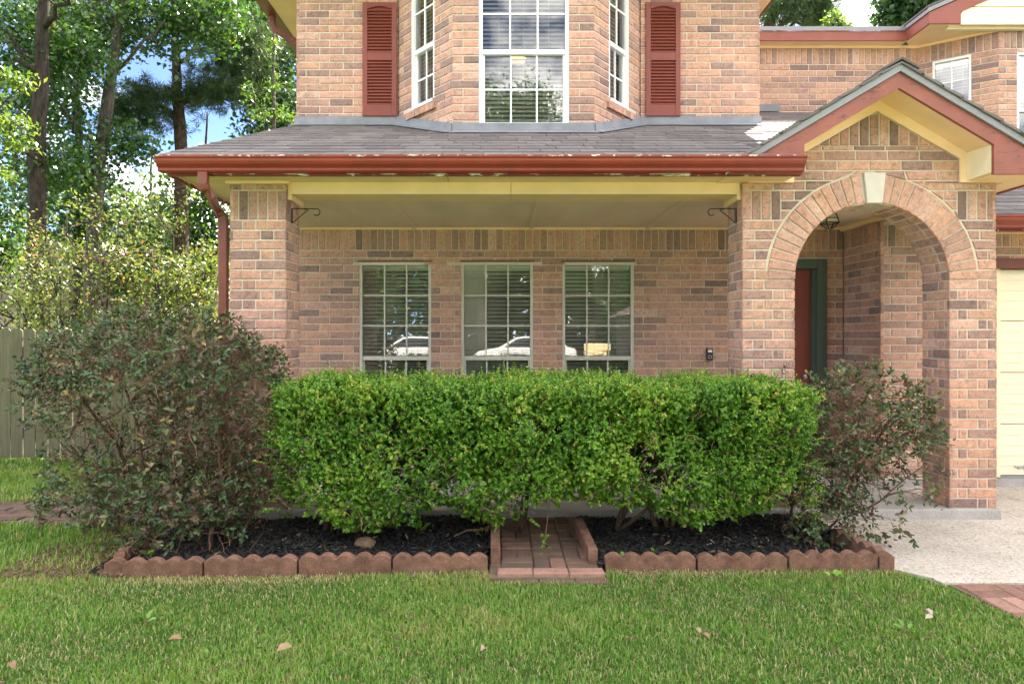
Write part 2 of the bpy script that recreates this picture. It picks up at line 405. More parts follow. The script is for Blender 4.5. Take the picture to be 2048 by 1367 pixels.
def bounds(x0, x1, par, pat):
    w = x1 - x0
    if pat == 'pier':                         # stretcher and two headers, turned about every course
        s = min(.24, w * .6); h = (w - s - 2 * J) / 2
        seq = [s, h, h] if par else [h, h, s]
    elif pat == 'full': seq = [w]
    elif pat == 'side':                       # header, header, stretcher on a short return
        s = w * .58; h = (w - s - 2 * J) / 2
        seq = [h, h, s] if par else [s, h, h]
    else:
        seq = []; x = 0; first = True
        while x < w - .004:
            l = (.0968 if par else .2445) if first else .2445
            first = False
            if w - (x + l + J) < .05: l = w - x
            seq.append(min(l, w - x)); x += l + J
    out, x = [], x0
    for l in seq: out.append((x, x + l)); x += l + J
    return out

def lay(wall, O, u, length, zlo, zhi, holes=(), L=None, R=None, cut=None, pat='run', zone='', soldier=None, datum=Z0, flip=0):
    """courses of bricks on a wall face; holes are (u0,u1,z0,z1); L/R give slanted limits at a height;
       cut(z) gives a gap (a,b) at a height (an arch); soldier = (first course, z of its top)"""
    O = Vector(O); u = Vector(u); n = u.cross(Vector((0, 0, 1)))
    P = lambda s, z: O + u * s + Vector((0, 0, z))
    k = math.floor((zlo - datum) / DZ + 1e-6)
    while True:
        zb, zt = datum + k * DZ + J / 2, datum + (k + 1) * DZ - J / 2
        par = (k + flip) % 2; row_pat = pat; k += 1
        if zb >= zhi: break
        if soldier and soldier[0] <= zb < soldier[1]:
            zt = min(soldier[1], zhi) - J / 2; k += round((zt - zb) / DZ) - 1; row_pat = 'soldier'
        zb_, zt_ = max(zb, zlo), min(zt, zhi)
        if zt_ - zb_ < .012: continue
        segs = [((L(zb_) if L else 0, L(zt_) if L else 0), (R(zb_) if R else length, R(zt_) if R else length))]
        if cut:
            gb, gt = cut(zb_), cut(zt_)
            if gb or gt:
                gb = gb or ((sum(gt) / 2,) * 2); gt = gt or ((sum(gb) / 2,) * 2)
                (l, r), = segs
                segs = [(l, (gb[0] - J, gt[0] - J)), ((gb[1] + J, gt[1] + J), r)]
        part_holes = []
        for a, b, h0, h1 in holes:
            ov = min(zt_, h1) - max(zb_, h0)
            if ov <= .002: continue
            if ov > .6 * (zt_ - zb_):
                new = []
                for l, r in segs:
                    if min(l) < a < max(r) or min(l) < b < max(r) or (a <= min(l) and b >= max(r)):
                        if a - min(l) > .02: new.append((l, (min(r[0], a), min(r[1], a))))
                        if max(r) - b > .02: new.append(((max(l[0], b), max(l[1], b)), r))
                    else: new.append((l, r))
                segs = new
            else: part_holes.append((a, b, h0, h1))
        for l, r in segs:
            x0, x1 = min(l), max(r)
            if x1 - x0 < .015: continue
            if row_pat == 'soldier':
                m = max(1, round((x1 - x0) / DZ)); d = (x1 - x0 + J) / m
                bs = [(x0 + i * d, x0 + (i + 1) * d - J) for i in range(m)]
            else: bs = bounds(x0, x1, par, row_pat)
            for a, b in bs:
                ab, bb, at_, bt = max(a, l[0]), min(b, r[0]), max(a, l[1]), min(b, r[1])
                if bb - ab < .006 and bt - at_ < .006: continue
                if bb < ab: ab = bb = (ab + bb) / 2
                if bt < at_: at_ = bt = (at_ + bt) / 2
                z0, z1 = zb_, zt_
                for ha, hb, h0, h1 in part_holes:
                    if min(bb, hb) - max(ab, ha) > .3 * (b - a):
                        if h1 < z1 and h0 <= z0: z0 = max(z0, h1 + .003)
                        elif h0 > z0: z1 = min(z1, h0 - .003)
                if z1 - z0 < .012: continue
                add_brick([P(ab, z0), P(bb, z0), P(bt, z1), P(at_, z1)], n, wall, zone)

def body_rects(mb, x0, x1, z0, z1, y0, y1, holes=()):
    """a wall slab with rectangular openings, as butted boxes"""
    xs = sorted({x0, x1, *[min(max(h, x0), x1) for ho in holes for h in ho[:2]]}); zs = sorted({z0, z1, *[min(max(h, z0), z1) for ho in holes for h in ho[2:]]})
    for a, b in zip(xs, xs[1:]):
        run = None
        for c, d in list(zip(zs, zs[1:])) + [(None, None)]:
            solid = c is not None and not any(h[0] < (a+b)/2 < h[1] and h[2] < (c+d)/2 < h[3] for h in holes)
            if solid: run = (run[0], d) if run else (c, d)
            elif run: mb.box(a, b, y0, y1, *run); run = None

IN = .007
YF, YB, YW, DP = 5.46, 5.82, 7.38, .36
# --- porch column
col = hp(MB().box(-2.2+IN, -1.748-IN, YF+IN, YB-IN, .085, 2.685), 'porch_column', M['mortar'])
SOL = (Z0 + 29 * DZ - .001, Z0 + 32 * DZ)
lay(col, (-2.2, YF, 0), (1, 0, 0), .452, .085, 2.674, pat='pier', soldier=SOL)
lay(col, (-1.748, YF, 0), (0, 1, 0), DP, .085, 2.674, pat='side', soldier=SOL)
lay(col, (-2.2, YB, 0), (0, -1, 0), DP, .085, 2.674, pat='side', soldier=SOL, zone='none')
# --- arched entry wall
AX, AZ, RI, RO, GXc = 2.942, 1.908, .618, .85, 2.97
def gable_z(x): return 3.256 - .575 * abs(x - GXc)
def gl(z): return max(2.308, GXc - max(0, (3.256 - z)) / .575) if z > 2.684 else 1.904
def gr(z): return min(3.632, GXc + max(0, (3.256 - z)) / .575) if z > 2.684 else 3.936
mb = MB()
zs = [.085] + list(np.linspace(AZ, AZ + RI, 22)) + [2.684]
for za, zb in zip(zs, zs[1:]):
    def gap(z): return math.sqrt(max(0, RI * RI - max(0, z - AZ) ** 2))
    ga, gb_ = gap(za), gap(zb)
    Ya, Yb = YF + IN, YB - IN
    for s in (-1, 1):
        xo = 1.904 + IN if s < 0 else 3.936 - IN
        ia, ib = AX + s * (ga + IN if za >= AZ - 1e-6 or za < AZ else ga), AX + s * (gb_ + IN)
        if za >= AZ + RI - 1e-6: ia = ib = AX
        mb.hexa([(xo, Ya, za), (ia, Ya, za), (ia, Yb, za), (xo, Yb, za)], [(xo, Ya, zb), (ib, Ya, zb), (ib, Yb, zb), (xo, Yb, zb)])
mb.ext([(1.95, 2.684), (3.99, 2.684), (GXc, 3.33)], YF + IN, YB - IN)
arch = hp(mb, 'arch_wall', M['mortar'])
def ro_gap(z):
    if z <= AZ + .015: return (AX - RI - J, AX + RI + J)
    d = RO * RO - (z - AZ) ** 2
    return None if d <= 0 else (AX - math.sqrt(d), AX + math.sqrt(d))
O = (0, YF, 0); U = (1, 0, 0)
zsp = Z0 + 23 * DZ                                              # the course where the arch springs
lay(arch, (1.904, YF, 0), U, AX - RI - 1.904, .085, zsp, pat='pier')
lay(arch, (AX + RI, YF, 0), U, 3.936 - AX - RI, .085, zsp, pat='pier', flip=1)
lay(arch, O, U, 0, zsp, SOL[0], L=lambda z: 1.904, R=lambda z: 3.936, cut=ro_gap)
zA, zB = SOL[0], Z0 + 32 * DZ
lay(arch, (1.904, YF, 0), U, .305, zA, zB, soldier=SOL)
lay(arch, (3.63, YF, 0), U, .306, zA, zB, soldier=SOL)
lay(arch, O, U, 0, zA, zB, L=lambda z: 2.219, R=lambda z: 3.62, cut=ro_gap)
lay(arch, O, U, 0, zB, 2.684, L=lambda z: 1.904, R=lambda z: 3.936, cut=ro_gap)
lay(arch, O, U, 0, 2.684, 2.98, L=lambda z: gl(z+.001), R=lambda z: gr(z+.001), cut=lambda z: ro_gap(z) if z < AZ + RO else None, flip=1)
# short soldiers under the peak
x = GXc - .52
while x < GXc + .52:
    a, b = x, x + .0794 - J
    ta, tb = gable_z(a) - .004, gable_z(b) - .004
    if max(ta, tb) > 3.0: add_brick([(a, YF, 2.985), (b, YF, 2.985), (b, YF, max(tb, 2.99)), (a, YF, max(ta, 2.99))], (0, -1, 0), arch)
    x += .0794
lay(arch, (1.904, YB, 0), (0, -1, 0), DP, .085, 2.62, pat='side', soldier=SOL)
lay(arch, (AX + RI, YB, 0), (0, -1, 0), DP, .085, AZ, pat='side', zone='')
lay(arch, (AX - RI, YF, 0), (0, 1, 0), DP, .085, AZ, pat='side', zone='none')
lay(arch, (3.936, YF, 0), (0, 1, 0), DP, .085, 2.62, pat='side', zone='none')
# voussoirs round the arch and the keystone, and the underside of the arch
NV, KA = 14, math.radians(6.2)
step = (math.pi / 2 - KA) / NV
pol = lambda r, a, y: Vector((AX + r * math.cos(a), y, AZ + r * math.sin(a)))
for s in (0, 1):
    for i in range(NV):
        a0, a1 = i * step, (i + 1) * step
        if s: a0, a1 = math.pi - a1, math.pi - a0
        g0, g1 = J / 2 / RI, J / 2 / RO
        add_brick([pol(RI + .001, a0 + g0, YF - .004), pol(RO - J, a0 + g1, YF - .004), pol(RO - J, a1 - g1, YF - .004), pol(RI + .001, a1 - g0, YF - .004)], (0, -1, 0), arch, tint=random.uniform(.3, 1))
NS = 26
for i in range(NS):
    a0, a1 = math.pi * i / NS, math.pi * (i + 1) / NS
    am = (a0 + a1) / 2; nrm = Vector((-math.cos(am), 0, -math.sin(am))); gg = J / 2 / RI
    ys = [(0, .10), (.11, .17), (.18, .36)] if i % 2 else [(0, .10), (.11, .29), (.30, .36)]
    for y0, y1 in ys:
        add_brick([pol(RI, a0 + gg, YF + y0), pol(RI, a0 + gg, YF + y1), pol(RI, a1 - gg, YF + y1), pol(RI, a1 - gg, YF + y0)][::-1], nrm, arch)
kx = [(-.062, RI - .006), (.062, RI - .006), (.088, RO + .006), (-.088, RO + .006)]
hp(MB().ext([(AX + .012 + a, AZ + b) for a, b in kx], YF - .022, YF + .1), 'keystone', M['stone'], bevel=.006)

# --- lower front wall behind the porch
WIN = [(PX(718, YW), PX(862, YW)), (PX(922, YW), PX(1066, YW)), (PX(1125, YW), PX(1268, YW))]
WZ0, WZ1 = .46, PZ(524, YW)
DOORX = (2.55, PX(1652, YW)); DOORZ = PZ(518, YW)
holes = [(a, b, WZ0, WZ1) for a, b in WIN] + [(DOORX[0], DOORX[1], 0, DOORZ)]
mb = MB(); body_rects(mb, -2.25 + IN, 3.664, .0, 2.8, YW + IN, YW + .12, holes)
lw = hp(mb, 'lower_wall', M['mortar'])
lay(lw, (-2.25, YW, 0), U, 3.664 + 2.25, .085, 2.62, holes=[(a + 2.25, b + 2.25, c, d) for a, b, c, d in holes], soldier=SOL)
for b in range(len(BR)):
    if BR[b][2] is lw and proj(BR[b][0][0])[0] > 1465: BR[b] = (*BR[b][:4], seen_area(BR[b][0], 'entry'))
# --- entry side wall and garage front wall
mb = MB().box(3.664 + IN, 3.78, 6.65 + .12, YW, 0, 2.8)
es = hp(mb, 'entry_side_wall', M['mortar'])
lay(es, (3.664, YW, 0), (0, -1, 0), YW - 6.65, .085, 2.62, soldier=SOL, zone='entry')
GH = (4.80, 9.72, 0, 2.21)
mb = MB(); body_rects(mb, 3.664 + IN, 10.5, 0, 2.75, 6.65 + IN, 6.77, [GH])
gw = hp(mb, 'garage_wall', M['mortar'])
n0 = len(BR)
lay(gw, (3.664, 6.65, 0), U, 10.5 - 3.664, .085, 2.66, holes=[(GH[0] - 3.664, GH[1] - 3.664, 0, 2.21)], soldier=(Z0 + 28 * DZ - .001, Z0 + 31 * DZ), datum=Z0 + .02)
for b in range(n0, len(BR)):
    q = proj(BR[b][0][0])
    if q[0] < 1990: BR[b] = (*BR[b][:4], seen_area(BR[b][0], 'entry'))
# --- upper wall and bay
ZU = 5.36
mb = MB()
mb.box(-2.25 + IN, -1.16, YW + IN, YW + .12, 3.3, ZU); mb.box(1.475, 2.76 - IN, YW + IN, YW + .12, 3.3, ZU)
B0, B1, B2, B3 = Vector((-1.15, YW, 0)), Vector((-.505, 6.63, 0)), Vector((.874, 6.63, 0)), Vector((1.465, YW, 0))
def facet(mb, A, B, z0, z1, holes):
    u = (B - A); L_ = u.length; u.normalize(); n = u.cross(Vector((0, 0, 1)))
    t = MB(); body_rects(t, 0, L_, z0, z1, IN, .12, holes)
    mb.add([A + u * x - n * y + Vector((0, 0, z)) for x, y, z in t.v], t.f)
    return u, L_, n
CW = (PX(958, 6.63) + .505, PX(1138, 6.63) + .505, 3.50, 4.99)
LA = (.256 * .989, .683 * .989, 3.835, 5.25)
RL = (B3 - B2).length
RA = (RL - .683 * .989 + .01, RL - .256 * .989 + .01, 3.835, 5.25)
f1 = facet(mb, B0, B1, 3.3, ZU, [LA]); f2 = facet(mb, B1, B2, 3.3, ZU, [CW]); f3 = facet(mb, B2, B3, 3.3, ZU, [RA])
uw = hp(mb, 'upper_wall', M['mortar'])
DU = 3.55
lay(uw, (-2.25, YW, 0), U, 1.095, 3.70, 5.30, datum=DU)
lay(uw, (1.47, YW, 0), U, 2.76 - 1.47, 3.70, 5.30, datum=DU)
lay(uw, B0, f1[0], f1[1], 3.5, 5.30, holes=[LA], datum=DU)
lay(uw, B1, f2[0], f2[1], 3.45, 5.30, holes=[CW], datum=DU, flip=0)
lay(uw, B2, f3[0], f3[1], 3.5, 5.30, holes=[RA], datum=DU)
# --- recessed upper wall, angled bay and garage-room wall
A_, Bq = Vector((5.59, 9.25, 0)), Vector((6.32, 8.73, 0))
mb = MB(); mb.box(2.6, 5.60, 9.25 + IN, 9.37, 3.6, 5.45)
FL = (Bq - A_).length
FW = (.199 * FL, .679 * FL, 4.25, 5.135)
f4 = facet(mb, A_, Bq, 3.0, 5.45, [FW])
GW2 = (6.56, 8.2, 4.0, 5.09)
body_rects(mb, 6.32, 11, 2.5, 5.45, 8.73 + IN, 8.85, [GW2])
rw = hp(mb, 'recessed_wall', M['mortar'])
SU = (5.138, 5.378)
lay(rw, (2.6, 9.25, 0), U, 2.99, 4.40, 5.378, datum=5.378 - 40 * DZ, soldier=SU, zone='far')
lay(rw, A_, f4[0], f4[1], 4.0, 5.378, holes=[FW], datum=5.378 - 40 * DZ, soldier=SU, zone='far')
lay(rw, (6.32, 8.73, 0), U, 4.6, 3.2, 5.378, holes=[(GW2[0] - 6.32, GW2[1] - 6.32, GW2[2], GW2[3])], datum=5.378 - 40 * DZ, soldier=SU, zone='far')
# --- plain side and rear walls
mb = MB()
mb.box(-2.25 + IN, -2.13, YW + .12, 16, 0, ZU)
mb.box(-2.13, 10.5, 15.88, 16, 0, ZU); mb.box(10.38, 10.5, 6.77, 15.88, 0, ZU - .1); mb.box(2.64, 2.76 - IN, YW + .12, 9.25, 3.3, ZU)
sw = hp(mb, 'side_wall', M['mortar'])
lay(sw, (-2.25, 11.4, 0), (0, -1, 0), 11.4 - YW, .085, 5.30, zone='none')
lay(sw, (2.76, YW, 0), (0, 1, 0), 9.25 - YW, 3.7, 5.30, datum=DU, zone='none')

def brick_geo(c, n, loc=None):
    """a tumbled brick: worn front face, chamfered edges, twelve corners"""
    e1 = (c[1] - c[0] + c[2] - c[3]); e2 = (c[3] - c[0] + c[2] - c[1])
    e1 = e1.normalized() if e1.length > 1e-6 else Vector((1, 0, 0)); e2 = e2.normalized() if e2.length > 1e-6 else Vector((0, 0, 1))
    ch = .0045; V = []
    for p, (s, t) in zip(c, ((1, 1), (-1, 1), (-1, -1), (1, -1))):
        j = random.uniform(0, .0022); k = random.uniform(0, .0022)
        V.append(p + e1 * s * (ch + j) + e2 * t * (ch + k))
    for p, (s, t) in zip(c, ((1, 1), (-1, 1), (-1, -1), (1, -1))):
        V.append(p - n * .005 + e1 * s * random.uniform(0, .0014) + e2 * t * random.uniform(0, .0014))
    V += [p - n * .03 for p in c]
    F = [(0, 1, 2, 3)] + [(i + a, i + b) for i in ()  for a, b in ()]
    for r in (0, 4):
        for i in range(4):
            j = (i + 1) % 4; F.append((r + i, r + 4 + i, r + 4 + j, r + j))
    return V, F
order = sorted(range(len(BR)), key=lambda i: -BR[i][4])
single = set(i for i in order[:300] if BR[i][4] > 0)
mass = MB()
for i, (c, n, wall, t, a) in enumerate(BR):
    V, F = brick_geo(c, n)
    if i in single:
        b = MB(); b.add(V, F, t); o = b.build('brick', M['brick'], wall)
    else: mass.add(V, F, t)
bw = hp(mass, 'brickwork', M['brick']); bw['kind'] = 'stuff'

# ================================================================ WINDOWS
def window(name_kind, A, u, w, z0, z1, rail, cols, rows_up, rows_lo, fmat, tilt=.25, label=None, curtains=(), inset=.03, closed=(), fw=.03):
    """a sash window in a wall face: frame > rail, muntins, panes, blind; local axes u, depth, z"""
    n = u.cross(Vector((0, 0, 1)))
    W = lambda x, y, z: A + u * x - n * y + Vector((0, 0, z))
    def part(mb, name, mat, parent, kind=None):
        mb.v = [W(*p) for p in mb.v]
        o = mb.build(name, mat, parent)
        if parent is HW: o.location = (0, -7.38, 0)
        if kind: o['kind'] = kind
        return o
    f = MB()
    d0, d1 = inset - .02, inset + .07
    f.box(0, fw, d0, d1, z0, z1); f.box(w - fw, w, d0, d1, z0, z1); f.box(fw, w - fw, d0, d1, z1 - fw, z1); f.box(fw, w - fw, d0 - .012, d1, z0, z0 + fw)
    fr = part(f, 'window', fmat, HW)
    if label: fr['label'] = label
    if rail:
        part(MB().box(fw, w - fw, inset - .008, inset + .05, rail - .022, rail + .022), 'sash_rail', fmat, fr)
        part(MB().box(fw, fw + .022, inset + .012, inset + .05, z0 + fw, rail - .022), 'sash_stile', fmat, fr)
        part(MB().box(w - fw - .022, w - fw, inset + .012, inset + .05, z0 + fw, rail - .022), 'sash_stile', fmat, fr)
    zones = [(rail + .022, z1 - fw, rows_up, inset + .006, fw), (z0 + fw, rail - .022, rows_lo, inset + .026, fw + .022)] if rail else [(z0 + fw, z1 - fw, rows_up, inset + .006, fw)]
    bw_ = .016
    for za, zb, rws, yp, ex in zones:
        xa, xb = ex, w - ex
        xs = np.linspace(xa, xb, cols + 1); zs_ = np.linspace(za, zb, rws + 1)
        for x in xs[1:-1]: part(MB().box(x - bw_/2, x + bw_/2, yp - .006, yp + .014, za, zb), 'muntin', fmat, fr)
        for z in zs_[1:-1]:
            for x0, x1 in zip(xs, xs[1:]):
                part(MB().box(x0 + (bw_/2 if x0 > xa + .001 else 0), x1 - (bw_/2 if x1 < xb - .001 else 0), yp - .005, yp + .013, z - bw_/2, z + bw_/2), 'muntin', fmat, fr)
        for x0, x1 in zip(xs, xs[1:]):
            for q0, q1 in zip(zs_, zs_[1:]):
                e = .004
                part(MB().add([(x0 + e, yp + .004, q0 + e), (x1 - e, yp + .004, q0 + e), (x1 - e, yp + .004, q1 - e), (x0 + e, yp + .004, q1 - e)], [(0, 1, 2, 3)]), 'pane', M['glass'], fr)
    # horizontal slat blind behind the glass, its valance and ladder cords
    bl = MB(); zz = z1 - .075; yb = inset + .10; rad = .024
    bl.box(.02, w - .02, yb - .03, yb + .03, z1 - .07, z1 - .012)
    while zz > z0 + .05:
        tl = tilt + random.uniform(-.05, .05); sag = random.uniform(-.003, .003)
        dy, dz = rad * math.cos(tl), rad * math.sin(tl)
        for xa, xb, ex in ([(.02, w - .02, 0)] if not closed else [(.02, closed[0], closed[1]), (closed[0], w - .02, 0)]):
            dy, dz = rad * math.cos(tl + ex), rad * math.sin(tl + ex)
            bl.hexa([(xa, yb - dy, zz - dz), (xb, yb - dy, zz - dz + sag), (xb, yb + dy, zz + dz + sag), (xa, yb + dy, zz + dz)],
                    [(xa, yb - dy, zz - dz + .003), (xb, yb - dy, zz - dz + .003 + sag), (xb, yb + dy, zz + dz + .003 + sag), (xa, yb + dy, zz + dz + .003)])
        zz -= .0425
    for x in (w * .22, w * .5, w * .78): bl.box(x - .002, x + .002, yb - .026, yb - .024, z0 + .03, z1 - .05)
    part(bl, 'blind', M['blind'], fr, 'stuff')
    for xa, xb in curtains:
        c = MB(); m = 15; pts = [(xa + (xb - xa) * i / m, inset + .22 + .022 * math.sin(i * 1.9)) for i in range(m + 1)]
        for (xa_, ya_), (xb_, yb_) in zip(pts, pts[1:]):
            c.add([(xa_, ya_, z0 - .1), (xb_, yb_, z0 - .1), (xb_, yb_, z1 + .05), (xa_, ya_, z1 + .05)], [(0, 1, 2, 3)])
        part(c, 'curtain', M['curtain'], fr)
    return fr
Ux = Vector((1, 0, 0))
RZ = PZ(716, YW)
cur = [[(.0, .12), (.19, .30), (.30, .42)], [(.28, .37)], [(.36, .52), (.56, .80)]]
for i, (a, b) in enumerate(WIN):
    window('w', Vector((a, YW, 0)), Ux, b - a, WZ0, WZ1, RZ, 3, 3, 3, M['alu'], tilt=.62, curtains=cur[i], inset=.035, closed=((.26, .55) if i == 1 else ()),
           label=['porch window nearest the brick column', 'middle porch window with half closed blind', 'porch window nearest the arch'][i])
    hp(MB().box(a - .012, b + .012, YW - .004, YW + .05, WZ1 + .002, WZ1 + .018), 'lintel', M['lintel'])
window('w', B1 + Ux * CW[0], Ux, CW[1] - CW[0], CW[2], CW[3], PZ(102, 6.63), 3, 2, 2, M['white'], tilt=.75, inset=.03, fw=.035, label='large centre window of the upstairs bay')
window('w', B0 + f1[0] * LA[0], f1[0], LA[1] - LA[0], LA[2], LA[3], 4.43, 2, 2, 2, M['white'], tilt=.5, label='narrow window on the near-column side of the bay')
window('w', B2 + f3[0] * RA[0], f3[0], RA[1] - RA[0], RA[2], RA[3], 4.43, 2, 2, 2, M['white'], tilt=.5, label='narrow window on the entry side of the bay')
window('w', A_ + f4[0] * FW[0], f4[0], FW[1] - FW[0], FW[2], FW[3], None, 2, 3, 0, M['white'], tilt=.25, label='small window above the entry gable')
window('w', Vector((GW2[0], 8.73, 0)), Ux, GW2[1] - GW2[0], GW2[2], GW2[3], 4.36, 4, 2, 1, M['white'], tilt=1.2, label='window cut by the picture edge over the garage')
# brick sills of the two side windows
for (A, (u, L_, n), (a, b, z0, z1)) in ((B0, f1, LA), (B2, f3, RA)):
    k = 6; d = (b - a + .10) / k
    for i in range(k):
        x0, x1 = a - .05 + i * d, a - .05 + (i + 1) * d - J * .7
        t = MB(); t.hexa([A + u * x0 + n * .035 + Vector((0, 0, z0 - .10)), A + u * x1 + n * .035 + Vector((0, 0, z0 - .10)), A + u * x1 - n * .04 + Vector((0, 0, z0 - .075)), A + u * x0 - n * .04 + Vector((0, 0, z0 - .075))],
                         [A + u * x0 + n * .035 + Vector((0, 0, z0 - .035)), A + u * x1 + n * .035 + Vector((0, 0, z0 - .035)), A + u * x1 - n * .04 + Vector((0, 0, z0 - .004)), A + u * x0 - n * .04 + Vector((0, 0, z0 - .004))], random.uniform(.2, .8))
        hp(t, 'sill_brick', M['brick'], bevel=.004)

# rooms seen through the glass
def room(x0, x1, y0, y1, z0, z1, name):
    t = MB(); h = .03
    t.box(x0, x1, y1, y1 + h, z0, z1); t.box(x0 - h, x0, y0, y1, z0, z1); t.box(x1, x1 + h, y0, y1, z0, z1)
    t.box(x0, x1, y0, y1, z0 - h, z0); t.box(x0, x1, y0, y1, z1, z1 + h)
    return hp(t, name, M['room'])
room(-2.1, 2.4, 7.51, 10.5, .1, 2.7, 'front_room'); room(-2.1, 2.6, 7.51, 11, 3.40, 5.3, 'bay_room')
t = MB(); t.ext([(-1.1, 7.5), (-.5, 6.76), (.87, 6.76), (1.42, 7.5)], 5.2, 5.3, 'z'); t.ext([(-1.1, 7.5), (-.5, 6.76), (.87, 6.76), (1.42, 7.5)], 3.36, 3.40, 'z'); hp(t, 'bay_ceiling', M['room'])
room(5.7, 9.5, 9.45, 12, 3.9, 5.4, 'garage_room')

# ================================================================ ROOFS, TRIM, GUTTERS
YE = 5.08
def roof_left(y): return -2.60 + (y - YE) / (YW - YE) * .33
base = MB()
def rquad(mb, x0, x1, y0, y1, off, th):
    mb.hexa([(x0, y0, zroof(y0) + off - th), (x1, y0, zroof(y0) + off - th), (x1, y1, zroof(y1) + off - th), (x0, y1, zroof(y1) + off - th)],
            [(x0, y0, zroof(y0) + off), (x1, y0, zroof(y0) + off), (x1, y1, zroof(y1) + off), (x0, y1, zroof(y1) + off)])
zo = -.025
base.add([(roof_left(YE), YE, zroof(YE) + zo), (1.98, YE, zroof(YE) + zo), (1.98, YW, zroof(YW) + zo), (-2.27, YW, zroof(YW) + zo),
          (roof_left(YE), YE, zroof(YE) + zo - .05), (1.98, YE, zroof(YE) + zo - .05), (1.98, YW, zroof(YW) + zo - .05), (-2.27, YW, zroof(YW) + zo - .05)],
         [(0, 1, 2, 3), (7, 6, 5, 4), (0, 4, 5, 1), (3, 2, 6, 7), (0, 3, 7, 4), (1, 5, 6, 2)])
rquad(base, 1.982, 4.2, 5.84, YW, zo, .05); rquad(base, 2.77, 5.4, YW + .002, 9.25, zo, .05)
base.add([(-2.59, YE + .02, 2.79), (-2.26, YW, 2.79), (-2.26, YW, zroof(YW) - .03), (-2.59, YE + .02, zroof(YE) - .03)], [(0, 1, 2, 3)])
roof = hp(base, 'porch_roof', M['shingle'])
# shingle tabs: shared meshes, one object a tab, the rest joined
NR = 13; dY = (YW - YE) / NR; TAB = .305
tabs = {}
def tab_mesh(k, w=TAB - .008):
    if k not in tabs:
        t = MB(); l = dY + .03; r = .4066
        t.hexa([(0, 0, -.026), (w, 0, -.026), (w, l, l * r - .026), (0, l, l * r - .026)], [(0, 0, -.010), (w, 0, -.010), (w, l, l * r - .021), (0, l, l * r - .021)], k / 8)
        tabs[k] = t.mesh('shingle', M['shingle'])
    return tabs[k]
rest = MB(); ntab = 0
for r in range(NR + 10):
    y = YE + r * dY
    up = r >= NR
    xL = 2.78 if up else roof_left(y); xR = (2.0 if y < 5.84 else 4.2) if not up else 5.2
    if y > 9.2: break
    x = xL - (r % 2) * TAB / 2 - ((r * 37) % 5) * .02
    while x < xR:
        w0, w1 = max(x, xL), min(x + TAB - .008, xR)
        hidden = x > 1.35 + max(0, (y - 5.1)) * .95 if not up else x > 3.6
        if w1 - w0 > .03:
            if w1 - w0 > TAB - .012 and not hidden and ntab < 295 and not up:
                o = bpy.data.objects.new('shingle', tab_mesh(random.randrange(9))); COL.objects.link(o); o.parent = roof
                o.location = (x, y, zroof(y) + random.uniform(-.001, .002)); ntab += 1
            else:
                l = dY + .03
                rest.hexa([(w0, y, zroof(y) - .026), (w1, y, zroof(y) - .026), (w1, y + l, zroof(y + l) - .026), (w0, y + l, zroof(y + l) - .026)],
                          [(w0, y, zroof(y) - .009), (w1, y, zroof(y) - .009), (w1, y + l, zroof(y + l) - .021), (w0, y + l, zroof(y + l) - .021)], random.random())
        x += TAB
so = hp(rest, 'shingles', M['shingle']); so['kind'] = 'stuff'
# lead flashing where the roof meets the upper wall
fl = MB(); path = [Vector((-2.27, YW, 0)), B0, B1, B2, B3, Vector((2.775, YW, 0))]
for a, b in zip(path, path[1:]):
    u = (b - a).normalized(); n = u.cross(Vector((0, 0, 1)))
    za, zb = zroof(a.y), zroof(b.y)
    e = .012
    q = [a + n * .004 + Vector((0, 0, za - .04)), b + n * .004 + Vector((0, 0, zb - .04)), b + n * .004 + Vector((0, 0, zb + .075)), a + n * .004 + Vector((0, 0, za + .075))]
    fl.hexa(q, [p + n * e for p in q])
    ax = a + n * .11 - u * .03; bx = b + n * .11 + u * .03
    q = [a + n * .004 + Vector((0, 0, za - .004)), b + n * .004 + Vector((0, 0, zb - .004)), Vector((bx.x, bx.y, zroof(bx.y) - .003)), Vector((ax.x, ax.y, zroof(ax.y) - .003))]
    fl.hexa(q, [p + Vector((0, 0, .006)) for p in q])
hp(MB().box(2.77, 3.72, 9.225, 9.245, zroof(9.25) - .02, zroof(9.25) + .075), 'flashing', M['flashing'])
hp(fl, 'flashing', M['flashing'])

GL, GR_ = -2.588, 2.237
gp = [(5.165, 2.800), (5.165, 2.688), (5.098, 2.688), (5.090, 2.697), (5.089, 2.712), (5.080, 2.722), (5.062, 2.738), (5.050, 2.757), (5.046, 2.776), (5.040, 2.780), (5.036, 2.787), (5.036, 2.800), (5.048, 2.800), (5.052, 2.788), (5.15, 2.786)]
hp(MB().ext(gp, GL, GR_, 'x'), 'gutter', M['gutter'], label=None) if False else None
gut = MB().ext(gp, GL, GR_, 'x'); hp(gut, 'gutter', M['gutter'])
hp(MB().box(-2.535, 2.242, 5.167, 5.19, 2.672, 2.80), 'fascia', M['fascia'])
hp(MB().box(-2.56, -2.535, 5.19, YW + .3, 2.672, 2.79), 'fascia', M['fascia'])
hp(MB().box(-2.6, 2.22, 5.075, 5.165, 2.800, 2.812), 'drip_edge', M['drip'])
hp(MB().box(-2.535, -.45, 5.19, 5.5, 2.698, 2.71).box(-.443, 1.9, 5.19, 5.5, 2.698, 2.71), 'soffit', M['yellow'])
hp(MB().box(-2.535, -2.25, 5.503, YW + .3, 2.698, 2.71), 'soffit', M['yellow'])
